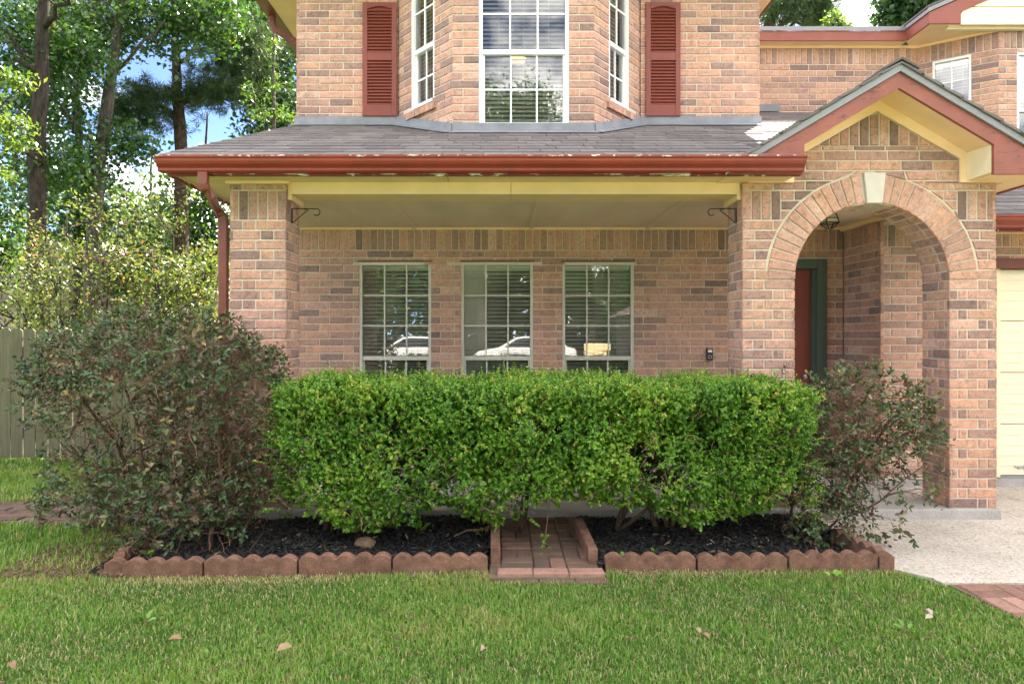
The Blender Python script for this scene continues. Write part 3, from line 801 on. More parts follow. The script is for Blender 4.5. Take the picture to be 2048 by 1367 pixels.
# downspout with its swan neck
ds = MB()
def rect_pipe(mb, pts, w, d):
    rings = []
    pts = [Vector(p) for p in pts]
    for i, p in enumerate(pts):
        t = (pts[min(i+1, len(pts)-1)] - pts[max(i-1, 0)]).normalized()
        s = Vector((0, 1, 0)); s = (s - t * s.dot(t)).normalized(); a = s.cross(t).normalized()
        rings.append([p + a * w/2 - s * d/2, p + a * w/2 + s * d/2, p - a * w/2 + s * d/2, p - a * w/2 - s * d/2])
    vv = [q for r in rings for q in r]; ff = [(i*4+k, i*4+(k+1) % 4, (i+1)*4+(k+1) % 4, (i+1)*4+k) for i in range(len(rings)-1) for k in range(4)]
    mb.add(vv, ff + [(3, 2, 1, 0), tuple(len(vv)-4+k for k in range(4))])
Yd = 5.125
xd, zd = PX(407, Yd), PZ(345, Yd)
x2, z2 = PX(447, 5.58), PZ(432, 5.58)
rect_pipe(ds, [(xd, Yd, 2.70), (xd, Yd, PZ(368, Yd)), (xd + .006, Yd + .01, PZ(376, Yd)), (xd + .03, Yd + .05, PZ(388, Yd)), (x2 - .035, 5.53, z2 + .05), (x2 - .008, 5.57, z2), (x2, 5.58, z2 - .05), (x2, 5.58, .05)], .072, .055)
hp(ds, 'downspout', M['downspout'], bevel=.008)
# beam, trims, porch ceiling
hp(MB().box(-1.746, .05, 5.50, 5.80, 2.604, 2.74).box(.054, 1.902, 5.50, 5.80, 2.604, 2.74), 'porch_beam', M['yellow'])
hp(MB().box(-2.228, -1.722, 5.442, 5.84, 2.676, 2.722), 'column_trim', M['yellow'], bevel=.004)
hp(MB().box(-1.745, -1.715, 5.49, 5.83, 2.556, 2.602), 'bracket_trim', M['yellow'])
hp(MB().box(1.874, 1.901, 5.49, 5.83, 2.556, 2.602), 'bracket_trim', M['yellow'])
xs = [-2.245, -.97, .29, 1.54, 2.62, 3.66]
for a, b in zip(xs, xs[1:]):
    hp(MB().box(a + .003, b - .003, 5.80, YW + .004, 2.632, 2.645), 'ceiling_panel', M['ceiling'])
hp(MB().box(-2.245, 3.66, 5.82, 6.7, 2.66, 2.68), 'ceiling_deck', M['room'])
for a in xs[1:-1]: hp(MB().box(a - .017, a + .017, 5.80, YW - .02, 2.616, 2.6315), 'ceiling_batten', M['ceiling'])
hp(MB().box(-2.245, 3.64, YW - .018, YW - .001, 2.610, 2.631), 'wall_trim', M['yellow'])
hp(MB().box(3.62, 3.66, 6.3, YW - .02, 2.585, 2.631), 'wall_trim', M['yellow'])

# --- entry gable
SL, YR = .594, 5.135
def rake_poly(s, top, bot, xe, xin, zret):
    f = lambda d: GXc + s * d
    return [(f(0), top), (f(xe), top - SL * xe), (f(xe), zret), (f(xin), zret), (f(xin), bot - SL * xin), (f(0), bot)]
for s in (-1, 1):
    hp(MB().ext(rake_poly(s, 3.446, 3.326, 1.28, .713, 2.679), YR, YR + .028), 'rake_board', M['rake'])
    f = lambda d: GXc + s * d
    hp(MB().ext([(f(0), 3.500), (f(1.31), 3.500 - SL * 1.31), (f(1.31), 3.448 - SL * 1.31), (f(0), 3.448)], YR - .02, YR - .001), 'drip_edge', M['drip'])
    # frieze board on the wall
    hp(MB().ext([(f(0), 3.352), (f(.754), 3.352 - .575 * .754), (f(.754), 2.730), (f(1.02), 2.730), (f(1.02), 2.686), (f(.662), 2.686), (f(.662), 3.256 - .575 * .662), (f(0), 3.256)], YF - .022, YF - .001), 'frieze_board', M['yellow'])
    # sloping and level soffits and the boxed return
    t = MB(); t.hexa([(f(0), YR + .028, 3.334), (f(.73), YR + .028, 3.334 - SL * .73), (f(.73), YF - .022, 3.348 - SL * .73), (f(0), YF - .022, 3.348)],
                     [(f(0), YR + .028, 3.346), (f(.73), YR + .028, 3.346 - SL * .73), (f(.73), YF - .022, 3.36 - SL * .73), (f(0), YF - .022, 3.36)])
    hp(t, 'gable_soffit', M['yellow'])
    xa, xb = sorted((f(.716), f(.74)))
    hp(MB().box(xa, xb, YR + .028, YF - .022, 2.70, 2.93), 'return_side', M['cream'])
    xa, xb = sorted((f(.742), f(1.26)))
    hp(MB().box(xa, xb, YR + .028, YF + .4, 2.69, 2.702), 'return_soffit', M['yellow'])
    if s > 0: hp(MB().box(*sorted((f(1.255), f(1.28))), YR + .028, 6.6, 2.679, 2.74), 'eave_fascia', M['rake'])
    # roof slope of the gable, with courses of shingles
    t = MB(); m = 9; 
    for i in range(m):
        d0, d1 = 1.335 * i / m, 1.335 * (i + 1) / m + .02
        z0_, z1_ = 3.528 - SL * d0, 3.528 - SL * d1
        y1 = 7.0
        segs_y = np.linspace(YR - .035, y1, 9)
        for ya, yb in zip(segs_y, segs_y[1:]):
            j = random.uniform(-.004, .004)
            t.hexa([(f(d0), ya, z0_ - .028), (f(d1), ya, z1_ - .028 + .006 + j), (f(d1), yb - .004, z1_ - .028 + .006 + j), (f(d0), yb - .004, z0_ - .028)],
                   [(f(d0), ya, z0_ - .014), (f(d1), ya, z1_ + .004 + j), (f(d1), yb - .004, z1_ + .004 + j), (f(d0), yb - .004, z0_ - .014)], random.random())
    gs = hp(t, 'gable_shingles', M['shingle']); gs['kind'] = 'stuff'
t = MB()
for i in range(7):
    ya = YR - .04 + i * .27
    for s in (-1, 1):
        t.hexa([(GXc, ya, 3.53), (GXc + s * .13, ya, 3.53 - SL * .13 + .004), (GXc + s * .13, ya + .28, 3.53 - SL * .13 + .002), (GXc, ya + .28, 3.528)],
               [(GXc, ya, 3.545), (GXc + s * .135, ya, 3.545 - SL * .13 + .004), (GXc + s * .135, ya + .28, 3.545 - SL * .13), (GXc, ya + .28, 3.54)], random.random())
rg = hp(t, 'ridge_caps', M['shingle']); rg['kind'] = 'stuff'

# --- main roof over the upper floor and the garage-room gable
t = MB()
def hip(mb, x0, x1, y0, y1, z, slope, inset):
    zr = z + slope * inset
    mb.add([(x0, y0, z), (x1, y0, z), (x1, y1, z), (x0, y1, z), (x0 + inset, y0 + inset, zr), (x1 - inset, y0 + inset, zr), (x1 - inset, y1 - inset, zr), (x0 + inset, y1 - inset, zr)],
           [(0, 1, 5, 4), (1, 2, 6, 5), (2, 3, 7, 6), (3, 0, 4, 7), (4, 5, 6, 7), (3, 2, 1, 0)])
hip(t, -2.76, 3.12, 6.94, 16.4, 5.47, .42, 2.6)
hip(t, 2.6, 11, 9.09, 16.4, 5.47, .42, 2.6)
hp(t, 'main_roof', M['shingle'])
hp(MB().box(-2.75, 3.1, 6.95, YW + .0, 5.36, 5.375).box(-2.75, -2.252, YW, 16, 5.36, 5.375).box(2.762, 3.1, YW, 9.2, 5.36, 5.375), 'upper_soffit', M['yellow'])
hp(MB().box(-2.78, -2.755, 6.94, 16, 5.355, 5.47).box(-2.78, 3.13, 6.915, 6.94, 5.355, 5.47).box(3.105, 3.13, 6.94, 9.1, 5.355, 5.47), 'upper_fascia', M['downspout'])
el = MB(); rect_pipe(el, [(-2.83, 8.32, 5.36), (-2.83, 8.32, 5.25), (-2.80, 8.32, 5.19), (-2.42, 8.32, 4.98), (-2.30, 8.32, 4.93), (-2.295, 8.32, 4.80), (-2.295, 8.32, .1)], .07, .055)
hp(el, 'downspout', M['downspout'], bevel=.006)
hp(MB().ext([(8.0, 5.47), (8.0, 5.36), (8.09, 5.36)], -2.9, -2.8, 'y'), 'x', None) if False else None
hp(MB().box(-2.90, -2.782, 7.0, 16, 5.36, 5.47), 'upper_gutter', M['downspout'])
# recessed eave
YE2 = PZ(0, 1) and 9.07
hp(MB().box(3.13, 5.335, 9.07, 9.095, 5.385, 5.51), 'recess_fascia', M['rake_upper'])
hp(MB().box(3.13, 5.32, 9.052, 9.069, 5.512, 5.565), 'drip_edge', M['drip'])
hp(MB().box(3.1, 5.36, 9.095, 9.25, 5.386, 5.396), 'recess_soffit', M['yellow'])
hp(MB().box(2.76, 5.58, 9.228, 9.249, 5.352, 5.385), 'recess_trim', M['yellow'])
YG = 8.575; XG = 5.335; ZG = 5.385
hp(MB().box(XG, XG + .025, YG + .027, 9.07, ZG, 5.525), 'eave_fascia', M['rake_upper'])
hp(MB().box(XG - .018, XG - .001, YG, 9.07, 5.526, 5.575), 'drip_edge', M['drip'])
SG = .437; xap = 9.2
hp(MB().ext([(XG, ZG), (5.735, ZG), (5.735, 5.535), (xap, 5.535 + SG * (xap - 5.735)), (xap, 5.525 + SG * (xap - XG)), (XG, 5.525)], YG, YG + .025), 'gable_rake', M['rake_upper'])
hp(MB().ext([(XG - .02, 5.526), (xap, 5.526 + SG * (xap - XG + .02)), (xap, 5.578 + SG * (xap - XG + .02)), (XG - .02, 5.578)], YG - .018, YG - .001), 'drip_edge', M['drip'])
t = MB(); t.hexa([(XG - .03, YG - .03, 5.58), (xap, YG - .03, 5.58 + SG * (xap - XG + .03)), (xap, 15, 5.58 + SG * (xap - XG + .03)), (XG - .03, 15, 5.58)],
                 [(XG - .03, YG - .03, 5.60), (xap, YG - .03, 5.60 + SG * (xap - XG + .03)), (xap, 15, 5.60 + SG * (xap - XG + .03)), (XG - .03, 15, 5.60)])
t.hexa([(xap, YG - .03, 5.58 + SG * (xap - XG + .03)), (13, YG - .03, 5.58), (13, 15, 5.58), (xap, 15, 5.58 + SG * (xap - XG + .03))],
       [(xap, YG - .03, 5.60 + SG * (xap - XG + .03)), (13, YG - .03, 5.60), (13, 15, 5.60), (xap, 15, 5.60 + SG * (xap - XG + .03))])
hp(t, 'garage_room_roof', M['shingle'])
hp(MB().ext([(XG + .02, 9.1), (XG + .02, YG + .02), (11, YG + .02), (11, 8.75), (6.35, 8.75), (5.62, 9.27), (5.5, 9.27)], ZG + .001, ZG + .012, 'z'), 'eave_soffit', M['yellow'])
hp(MB().ext([(5.735, 5.40), (11, 5.40), (11, 7.3), (xap, 5.53 + SG * (xap - 5.735)), (5.735, 5.53)], YG + .03, YG + .10), 'gable_backing', M['cream'])
for i in range(6):                                              # lap siding boards and the wide frieze
    z0_ = 5.49 + i * .118; xl = 5.74 + max(0, (z0_ - 5.53) / SG)
    hp(MB().hexa([(xl, YG + .012, z0_), (10.8, YG + .012, z0_), (10.8, YG + .03, z0_), (xl, YG + .03, z0_)], [(xl + .05, YG + .024, z0_ + .112), (10.8, YG + .024, z0_ + .112), (10.8, YG + .03, z0_ + .112), (xl + .05, YG + .03, z0_ + .112)]), 'siding_board', M['cream'])
hp(MB().box(5.74, 10.8, YG + .008, YG + .03, 5.378, 5.486), 'gable_frieze', M['cream'])
hp(MB().box(5.62, 5.74, YG + .06, YG + .1, 5.37, 5.41).box(5.62, 10.8, 8.66, 8.71, 5.352, 5.384), 'gable_trim', M['cream'])
u4 = f4[0]; n4 = f4[2]
t = MB(); q = [A_ + n4 * .001 + Vector((0, 0, 5.352)), Bq + n4 * .001 + Vector((0, 0, 5.352)), Bq + n4 * .02 + Vector((0, 0, 5.352)), A_ + n4 * .02 + Vector((0, 0, 5.352))]
t.hexa(q, [p + Vector((0, 0, .033)) for p in q]); hp(t, 'recess_trim', M['yellow'])
# --- garage lower roof, gutter, door
t = MB(); zg = lambda y: 2.575 + .41 * (y - 6.2)
for r in range(16):
    y = 6.2 + r * .168
    if y > 8.7: break
    x = 4.0 - (r % 2) * .15
    while x < 10.6:
        l = .19
        t.hexa([(x, y, zg(y) - .02), (x + .297, y, zg(y) - .02), (x + .297, y + l, zg(y + l) - .02), (x, y + l, zg(y + l) - .02)],
               [(x, y, zg(y)), (x + .297, y, zg(y)), (x + .297, y + l, zg(y + l) - .012), (x, y + l, zg(y + l) - .012)], random.random())
        x += .305
gr2 = hp(t, 'garage_shingles', M['shingle']); gr2['kind'] = 'stuff'
hp(MB().hexa([(3.95, 6.19, zg(6.19) - .06), (10.7, 6.19, zg(6.19) - .06), (10.7, 8.72, zg(8.72) - .06), (3.95, 8.72, zg(8.72) - .06)],
             [(3.95, 6.19, zg(6.19) - .015), (10.7, 6.19, zg(6.19) - .015), (10.7, 8.72, zg(8.72) - .015), (3.95, 8.72, zg(8.72) - .015)]), 'garage_roof', M['shingle'])
hp(MB().ext([(y + 1.105, z - .245) for y, z in gp], 4.2, 10.6, 'x'), 'gutter', M['gutter'])
hp(MB().box(4.2, 10.6, 6.272, 6.295, 2.42, 2.545), 'fascia', M['fascia'])
hp(MB().box(4.2, 10.6, 6.295, 6.66, 2.452, 2.462), 'soffit', M['yellow'])
hp(MB().box(GH[0] - .05, GH[1] + .05, 6.63, 6.70, 2.12, 2.215), 'garage_lintel', M['lintel'])
gd = hp(MB().box(GH[0] + .06, GH[1] - .06, 6.745, 6.77, .085, 2.12), 'garage_door', M['garage'])
for k in range(4):
    z0_ = .095 + k * .506
    dp_ = MB(); dp_.box(GH[0] + .06, GH[1] - .06, 6.715, 6.744, z0_, z0_ + .498)
    pn = dp_.build('door_panel', M['garage'], gd, bevel=.006)
    for q in range(1, 5):
        MB().box(GH[0] + .07, GH[1] - .07, 6.709, 6.7155, z0_ + q * .1 - .006, z0_ + q * .1 + .006).build('panel_rib', M['garage'], gd)
MB().box(5.02, 5.16, 6.695, 6.709, .175, .19).box(5.05, 5.065, 6.700, 6.7145, .16, .175).box(5.10, 5.13, 6.69, 6.70, .165, .20).build('door_handle', M['metal'], gd)
MB().box(GH[0] + .06, GH[1] - .06, 6.72, 6.76, .062, .09).build('weather_strip', M['drip'], gd)
hp(MB().box(GH[0], GH[0] + .06, 6.69, 6.78, .08, 2.12), 'garage_jamb', M['cream'])
hp(MB().box(3.68, 10.5, 6.62, 7.2, -.05, .062), 'garage_sill', M['slab'])

# --- front door
fx0, fx1 = DOORX
t = MB(); t.box(fx1 - .105, fx1, YW - .03, YW + .14, .085, DOORZ).box(fx0, fx0 + .1, YW - .03, YW + .14, .085, DOORZ).box(fx0 + .1, fx1 - .105, YW - .03, YW + .14, DOORZ - .105, DOORZ)
fd = hp(t, 'door_frame', M['door_frame'], bevel=.006)
MB().box(fx1 - .135, fx1 - .105, YW + .02, YW + .13, .085, DOORZ - .105).build('door_stop', M['door_frame'], fd)
MB().box(fx1 - .04, fx1 - .02, YW - .04, YW - .03, .085, DOORZ - .02).build('casing_bead', M['door_frame'], fd)
dr = hp(MB().box(fx0 + .1, fx1 - .136, YW + .09, YW + .125, .09, DOORZ - .108), 'front_door', M['door'])
dw = fx1 - .136 - fx0 - .1; dx0 = fx0 + .1
for c in (0, 1):
    for z0_, z1_ in ((.25, .85), (1.0, 1.60), (1.72, 2.05)):
        xa = dx0 + .09 + c * (dw / 2 - .02)
        MB().ext([(xa, z0_), (xa + dw / 2 - .14, z0_), (xa + dw / 2 - .14, z1_), (xa, z1_)], YW + .083, YW + .0899).build('raised_panel', M['door'], dr, bevel=.006)
MB().lathe([(.0, 0), (.024, .0), (.028, .02), (.02, .045), (.0, .05)], (fx1 - .2, YW + .06, 1.0)).build('door_handle', M['metal'], dr)

# --- shutters
def shutter(px0, px1, lab):
    Y = YW - .03; x0, x1 = PX(px0, Y), PX(px1, Y); z0, z1 = PZ(232, Y), PZ(5, Y)
    st = .052
    za, zb, zc, zd_ = PZ(210, Y), PZ(121, Y), PZ(105, Y), PZ(18, Y)
    t = MB(); y0, y1 = YW - .034, YW - .003
    t.box(x0, x0 + st, y0, y1, z0, z1); t.box(x1 - st, x1, y0, y1, z0, z1)
    t.box(x0 + st, x1 - st, y0, y1, z0, za); t.box(x0 + st, x1 - st, y0, y1, zb, zc); t.box(x0 + st, x1 - st, y0, y1, zd_ + .03, z1)
    m = 12; xm = (x0 + x1) / 2; hw = (x1 - x0) / 2 - st
    arc = [(x0 + st + 2 * hw * i / m, zd_ + .026 * math.sin(math.pi * i / m)) for i in range(m + 1)]
    t.ext([(x0 + st, zd_ + .03)] + arc[::1] + [(x1 - st, zd_ + .03)], y0, y1)
    s = hp(t, 'shutter', M['shutter'], bevel=.003); s['label'] = lab
    MB().box(x0 + st, x1 - st, YW - .012, YW - .004, za, zd_ + .03).build('backing', M['shutter'], s)
    for a, b, k in ((za, zb, 14), (zc, zd_ + .01, 14)):
        d = (b - a) / k
        for i in range(k):
            z = a + i * d
            MB().hexa([(x0 + st, YW - .033, z + .002), (x1 - st, YW - .033, z + .002), (x1 - st, YW - .014, z + d * .9), (x0 + st, YW - .014, z + d * .9)],
                      [(x0 + st, YW - .028, z + .012), (x1 - st, YW - .028, z + .012), (x1 - st, YW - .012, z + d * .99), (x0 + st, YW - .012, z + d * .99)]).build('slat', M['shutter'], s)
    return s
shutter(725, 793, 'red shutter beside the bay, on the side of the porch column')
shutter(1292, 1361, 'red shutter beside the bay, on the side of the entry gable')

# ================================================================ THINGS ON THE HOUSE
def bar(pts, r, seg=6): return MB().tube(pts, r, seg)
# doorbell
db = empty('doorbell', (PX(1418, YW), YW - .02, PZ(708, YW)), 'black video doorbell with round button on the porch wall', 'doorbell')
MB().box(-.034, .034, -.016, .018, -.068, .068, ).build('housing', M['black'], db, bevel=.006)
MB().box(-.022, .022, -.0205, -.0165, .022, .046).build('lens_plate', M['white'], db)
MB().box(-.022, .022, -.0195, -.0165, .052, .062).build('top_plate', M['drip'], db)
t = MB(); ring = [(.017 * math.cos(a), -.018, -.028 + .017 * math.sin(a)) for a in np.linspace(0, 2 * math.pi, 21)]
t.tube(ring, .0028, 6); t.build('button', M['metal'], db)
# scrolled plant hooks
def hook(x, s, lab):
    h = empty('plant_hook', (x, 5.60, 0), lab, 'plant hook', 'iron plant hooks')
    zt, zb = 2.505, 2.385
    bar([(0, 0, zb), (0, 0, zt)], .006).build('wall_bar', M['black'], h)
    a = [(0, 0, zt), (s * .20, 0, zt)] + [(s * (.20 + .028 * math.sin(q)), 0, zt - .028 + .028 * math.cos(q)) for q in np.linspace(0, 4.0, 12)]
    bar(a, .0045).build('arm', M['black'], h)
    b = [(0, 0, zb), (s * .115, 0, zt - .022)] + [(s * (.115 + .014 * math.sin(q)), 0, zt - .022 - .0 + .014 * (1 - math.cos(q)) * .6) for q in np.linspace(.4, 4.6, 10)]
    bar(b, .0042).build('brace', M['black'], h)
hook(-1.742, 1, 'black scrolled plant hook on the porch column'); hook(1.898, -1, 'black scrolled plant hook on the arch pier')
# entry lantern
ln = empty('porch_lantern', (3.05, 6.4, 2.628), 'black framed glass lantern under the arched entry ceiling', 'lantern')
MB().lathe([(.0, 0), (.065, 0), (.06, -.018), (.0, -.02)][::-1], (0, 0, 0)).build('canopy', M['black'], ln)
t = MB(); r0, r1 = .055, .085
for k in range(4):
    a = math.pi / 4 + k * math.pi / 2; b = a + math.pi / 2
    t.tube([(r0*math.cos(a), r0*math.sin(a), -.02), (r1*math.cos(a), r1*math.sin(a), -.11), (.02*math.cos(a), .02*math.sin(a), -.165)], .006, 5)
    for r, z in ((r0, -.02), (.07, -.065), (r1, -.11)): t.tube([(r*math.cos(a), r*math.sin(a), z), (r*math.cos(b), r*math.sin(b), z)], .006 if z < -.1 else .004, 5)
t.build('frame', M['black'], ln)
t = MB()
for k in range(4):
    a = math.pi / 4 + k * math.pi / 2; b = a + math.pi / 2; e = .96
    t = MB(); t.add([(e*r0*math.cos(a), e*r0*math.sin(a), -.022), (e*r0*math.cos(b), e*r0*math.sin(b), -.022), (e*r1*math.cos(b), e*r1*math.sin(b), -.108), (e*r1*math.cos(a), e*r1*math.sin(a), -.108)], [(0, 1, 2, 3)])
    t.build('pane', simple('frosted_pane', (.62, .58, .48), .4, .05, 5, 0) if 'frost' not in M else M['frost'], ln)
# lit bedroom ceiling light behind the bay window
em, n, l, b = mat_new('warm_lamp'); b.inputs['Base Color'].default_value = (.9, .6, .25, 1); b.inputs['Emission Color'].default_value = (1, .55, .14, 1); b.inputs['Emission Strength'].default_value = .22
cl = empty('ceiling_light', (PX(1036, 8.3), 8.3, PZ(118, 8.3)), 'amber glass ceiling light glowing behind the bay window', 'ceiling light')
MB().lathe([(.0, -.075), (.05, -.062), (.085, -.03), (.10, 0)], (0, 0, 0), 20).build('bowl', em, cl, smooth=True)
MB().lathe([(.0, 0), (.015, 0), (.015, .12), (.09, .125), (.09, .15), (.0, .15)], (0, 0, .001)).build('mount', M['metal'], cl)
# bench half hidden by the hedge
bn = empty('porch_bench', (.1, 6.5, .085), 'dark blue low bench on the porch behind the hedge', 'bench')
blue = simple('bench_blue', (.035, .045, .11), .6, .2, 8, .1)
for k in range(4): MB().box(-1.0, 1.0, -.2 + k * .1, -.11 + k * .1, .36, .385).build('seat_slat', blue, bn, bevel=.004)
for x in (-.9, .9):
    for y in (-.17, .17): MB().box(x - .03, x + .03, y - .03, y + .03, 0, .358).build('leg', blue, bn)
MB().box(-.86, .86, -.19, -.17, .27, .355).build('apron', blue, bn)

# ================================================================ BED, EDGING, PATHS
bed = MB(); nb_x, nb_y = 120, 18
def bed_z(x, y): return -.04 if -.10 < x < .58 else .012 + .022 * math.sin(3.1 * x + 2 * y) * math.sin(5.3 * y + x) + .03 * math.exp(-((y - 5.2) / .25) ** 2)
bx0, bx1, by0, by1 = -2.55, 2.41, 4.22, 5.425
def bed_front(x): return np.interp(x, [-2.6, -2.4, -.11, -.08, .60, .63, 2.45], [4.16, 4.17, 4.255, 4.20, 4.20, 4.285, 4.285])   # line of the edging blocks
V = []
for j in range(nb_y + 1):
    for i in range(nb_x + 1):
        xx = bx0 + (bx1 - bx0) * i / nb_x; y0_ = float(bed_front(xx)) + .012; yy = y0_ + (by1 - y0_) * j / nb_y; V.append((xx, yy, bed_z(xx, yy)))
F = [(j*(nb_x+1)+i, j*(nb_x+1)+i+1, (j+1)*(nb_x+1)+i+1, (j+1)*(nb_x+1)+i) for j in range(nb_y) for i in range(nb_x)]
np_obj('mulch_bed', np_mesh('mulch_bed', V, F, M['mulch'], smooth=True), None, 'structure')
def chips(n, xr, yr, zf, mat, name, size=(.018, .055), flat=.35, tints=None):
    x = rng.uniform(*xr, n); y = rng.uniform(*yr, n); keep = ~((x > -.10) & (x < .56)); keep &= (y > bed_front(x) + .035) if name == 'mulch' else keep; x, y = x[keep], y[keep]; n = len(x)
    z = np.array([zf(a, b) for a, b in zip(x, y)]) + rng.uniform(0, .014, n)
    L = rng.uniform(*size, n); Wd = L * rng.uniform(.15, .4, n); th = rng.uniform(0, math.pi, n); pit = rng.normal(0, flat, n)
    a = np.stack([np.cos(th) * np.cos(pit), np.sin(th) * np.cos(pit), np.sin(pit)], 1); s = np.stack([-np.sin(th), np.cos(th), rng.normal(0, .25, n)], 1)
    c = np.stack([x, y, z], 1); h = np.cross(a, s); h /= np.linalg.norm(h, axis=1, keepdims=True); h *= np.where(h[:, 2:] < 0, -1, 1)
    a = a * (L / 2)[:, None]; s = s * (Wd / 2)[:, None]; h = h * .003
    V = np.stack([c - a - s, c + a - s * .7, c + a + s * .8, c - a + s, c - a * .9 - s * .8 + h * 2, c + a * .95 - s * .6 + h * 2, c + a * .9 + s * .7 + h * 2, c - a + s * .9 + h * 2], 1)
    b = (np.arange(n) * 8)[:, None, None]; F = (b + np.array([[4, 5, 6, 7], [0, 1, 5, 4], [1, 2, 6, 5], [2, 3, 7, 6], [3, 0, 4, 7]])[None]).reshape(-1, 4)
    tt = rng.random(n)
    return np_obj(name, np_mesh(name, V, F, mat, np.repeat(tt, 8)), None, 'stuff')
chips(9000, (bx0 + .2, bx1 - .02), (by0 + .03, by1 - .02), bed_z, M['chip'], 'mulch')

def edger(L, H, scallops, D=.062):
    """a concrete edging block with a scalloped top"""
    prof = [(0, -.05)]; prof.append((L, -.05)); m = 9
    w = L / scallops; top = []
    for s in range(scallops):
        for i in range(m + (1 if s == scallops - 1 else 0)):
            u = i / m; top.append((s * w + u * w, H - .034 + .036 * math.sin(math.pi * min(max(u, .04), .96)) ** .7 + random.uniform(-.001, .001)))
    return MB().ext(prof + top[::-1], -D / 2, D / 2)
def place_edger(p0, p1, H, sc, label, zb=0, tilt=0):
    p0, p1 = Vector(p0), Vector(p1); d = p1 - p0; L = d.length - .006
    o = edger(L, H, sc).build('edging_block', M['edging'], None, bevel=.005)
    o.location = (p0.x, p0.y, zb); o.rotation_euler = (tilt, 0, math.atan2(d.y, d.x))
    tag(o, label, 'edging block', 'scalloped edging blocks round the mulch bed')
ye = 4.20
def ex(px, Y=ye): return PX(px, Y)
EL = [(213, 410), (412, 598), (600, 785), (787, 977)]
labs = ['scalloped brown edging block at the shrub end of the bed', 'scalloped edging block in front of the purple-green shrub, second from its end', 'scalloped edging block in front of the small rock', 'scalloped edging block just before the brick step path']
hs = [.095, .112, .115, .120]
for (a, b), lb, h in zip(EL, labs, hs): ya, yb = float(bed_front(PX(a, 4.2))) + .012, float(bed_front(PX(b, 4.24))) + .012; place_edger((PX(a, ya), ya, 0), (PX(b, yb), yb, 0), h, 5, lb, tilt=random.uniform(-.10, .05), zb=random.uniform(-.012, .006))
ER = [(1209, 1391, 5), (1393, 1572, 5), (1574, 1751, 5), (1753, 1786, 1)]
labs = ['scalloped edging block just past the brick step path', 'middle scalloped edging block before the walkway half of the bed', 'scalloped edging block under the small drooping shrub', 'short end piece of edging block at the walkway corner']
for (a, b, s), lb in zip(ER, labs): place_edger((PX(a, 4.30), 4.30 + random.uniform(-.008, .008), 0), (PX(b, 4.30), 4.30 + random.uniform(-.008, .008), 0), .108, s, lb, tilt=random.uniform(-.10, .05), zb=random.uniform(-.014, .004))
place_edger((2.40, 4.35, 0), (2.34, 4.84, 0), .11, 5, 'edging block turned back along the concrete walkway')
place_edger((-2.42, 4.28, 0), (-2.46, 4.44, 0), .10, 2, 'low end piece of edging block turned under the shrub')
def side_edger(xa, ya, xb, yb, lab):
    o = MB().ext([(0, -.05), (Vector((xb - xa, yb - ya)).length, -.05), (Vector((xb - xa, yb - ya)).length, .125), (0, .115)], -.031, .031).build('edging_block', M['edging'], None, bevel=.006)
    o.location = (xa, ya, 0); o.rotation_euler = (0, 0, math.atan2(yb - ya, xb - xa)); tag(o, lab, 'edging block', 'scalloped edging blocks round the mulch bed')
sx0, sx1 = PX(990, 4.3), PX(1192, 4.25)
side_edger(PX(991, 4.36), 4.36, PX(990, 5.0), 5.0, 'edging block laid lengthwise on the rock side of the step path')
side_edger(PX(1186, 4.33), 4.33, PX(1158, 5.02), 5.02, 'edging block laid lengthwise on the walkway side of the step path')

def paver_obj(x, y, w, d, z, rz, parent, t=None, h=.06):
    b = MB(); c = .006; b.add([(-w/2, -d/2, -h), (w/2, -d/2, -h), (w/2, d/2, -h), (-w/2, d/2, -h),
           (-w/2, -d/2, -c), (w/2, -d/2, -c), (w/2, d/2, -c), (-w/2, d/2, -c), (-w/2+c, -d/2+c, 0), (w/2-c, -d/2+c, 0), (w/2-c, d/2-c, 0), (-w/2+c, d/2-c, 0)],
          [(8, 9, 10, 11)] + [(r+i, r+(i+1) % 4, r+4+(i+1) % 4, r+4+i) for r in (0, 4) for i in range(4)], random.random() * .75 if t is None else t)
    o = b.build('brick', M['paver'], parent); o.location = (x, y, z); o.rotation_euler = (random.gauss(0, .012), random.gauss(0, .012), rz)
    return o
# brick step path through the bed: basket weave with a soldier edge
sp = empty('step_path', (.2, 4.8, 0)); tag(sp, kind='structure')
pl = MB().box(sx0 - .03, sx1 + .02, 4.10, 5.42, -.08, .008).build('sand_bed', M['dirt'], sp); pl.location = (-.2, -4.8, 0)
u = .207; xs0 = sx0 + .035
for j in range(6):
    for i in range(3):
        cx_b, cy_b = xs0 + (i + .5) * u - .2, 4.232 + (j + .5) * u - 4.8
        if cy_b + 4.8 > 5.42: continue
        lift = .020 + random.uniform(-.004, .006)
        if (i + j) % 2:
            for s in (-1, 1): paver_obj(cx_b + s * u / 4, cy_b, u / 2 - .006, u - .006, lift + random.uniform(-.003, .003), random.gauss(0, .01), sp)
        else:
            for s in (-1, 1): paver_obj(cx_b, cy_b + s * u / 4, u - .006, u / 2 - .006, lift + random.uniform(-.003, .003), random.gauss(0, .01), sp)
for i in range(3): paver_obj(xs0 - .02 + (i + .5) * .218 - .2, 4.175 - 4.8, .213, .098, .030, random.gauss(0, .012), sp, .9)
for i in range(3): paver_obj(xs0 + .02 + (i + .5) * .212 - .2, 4.08 - 4.8, .206, .098, .004, random.gauss(0, .012), sp, .3)
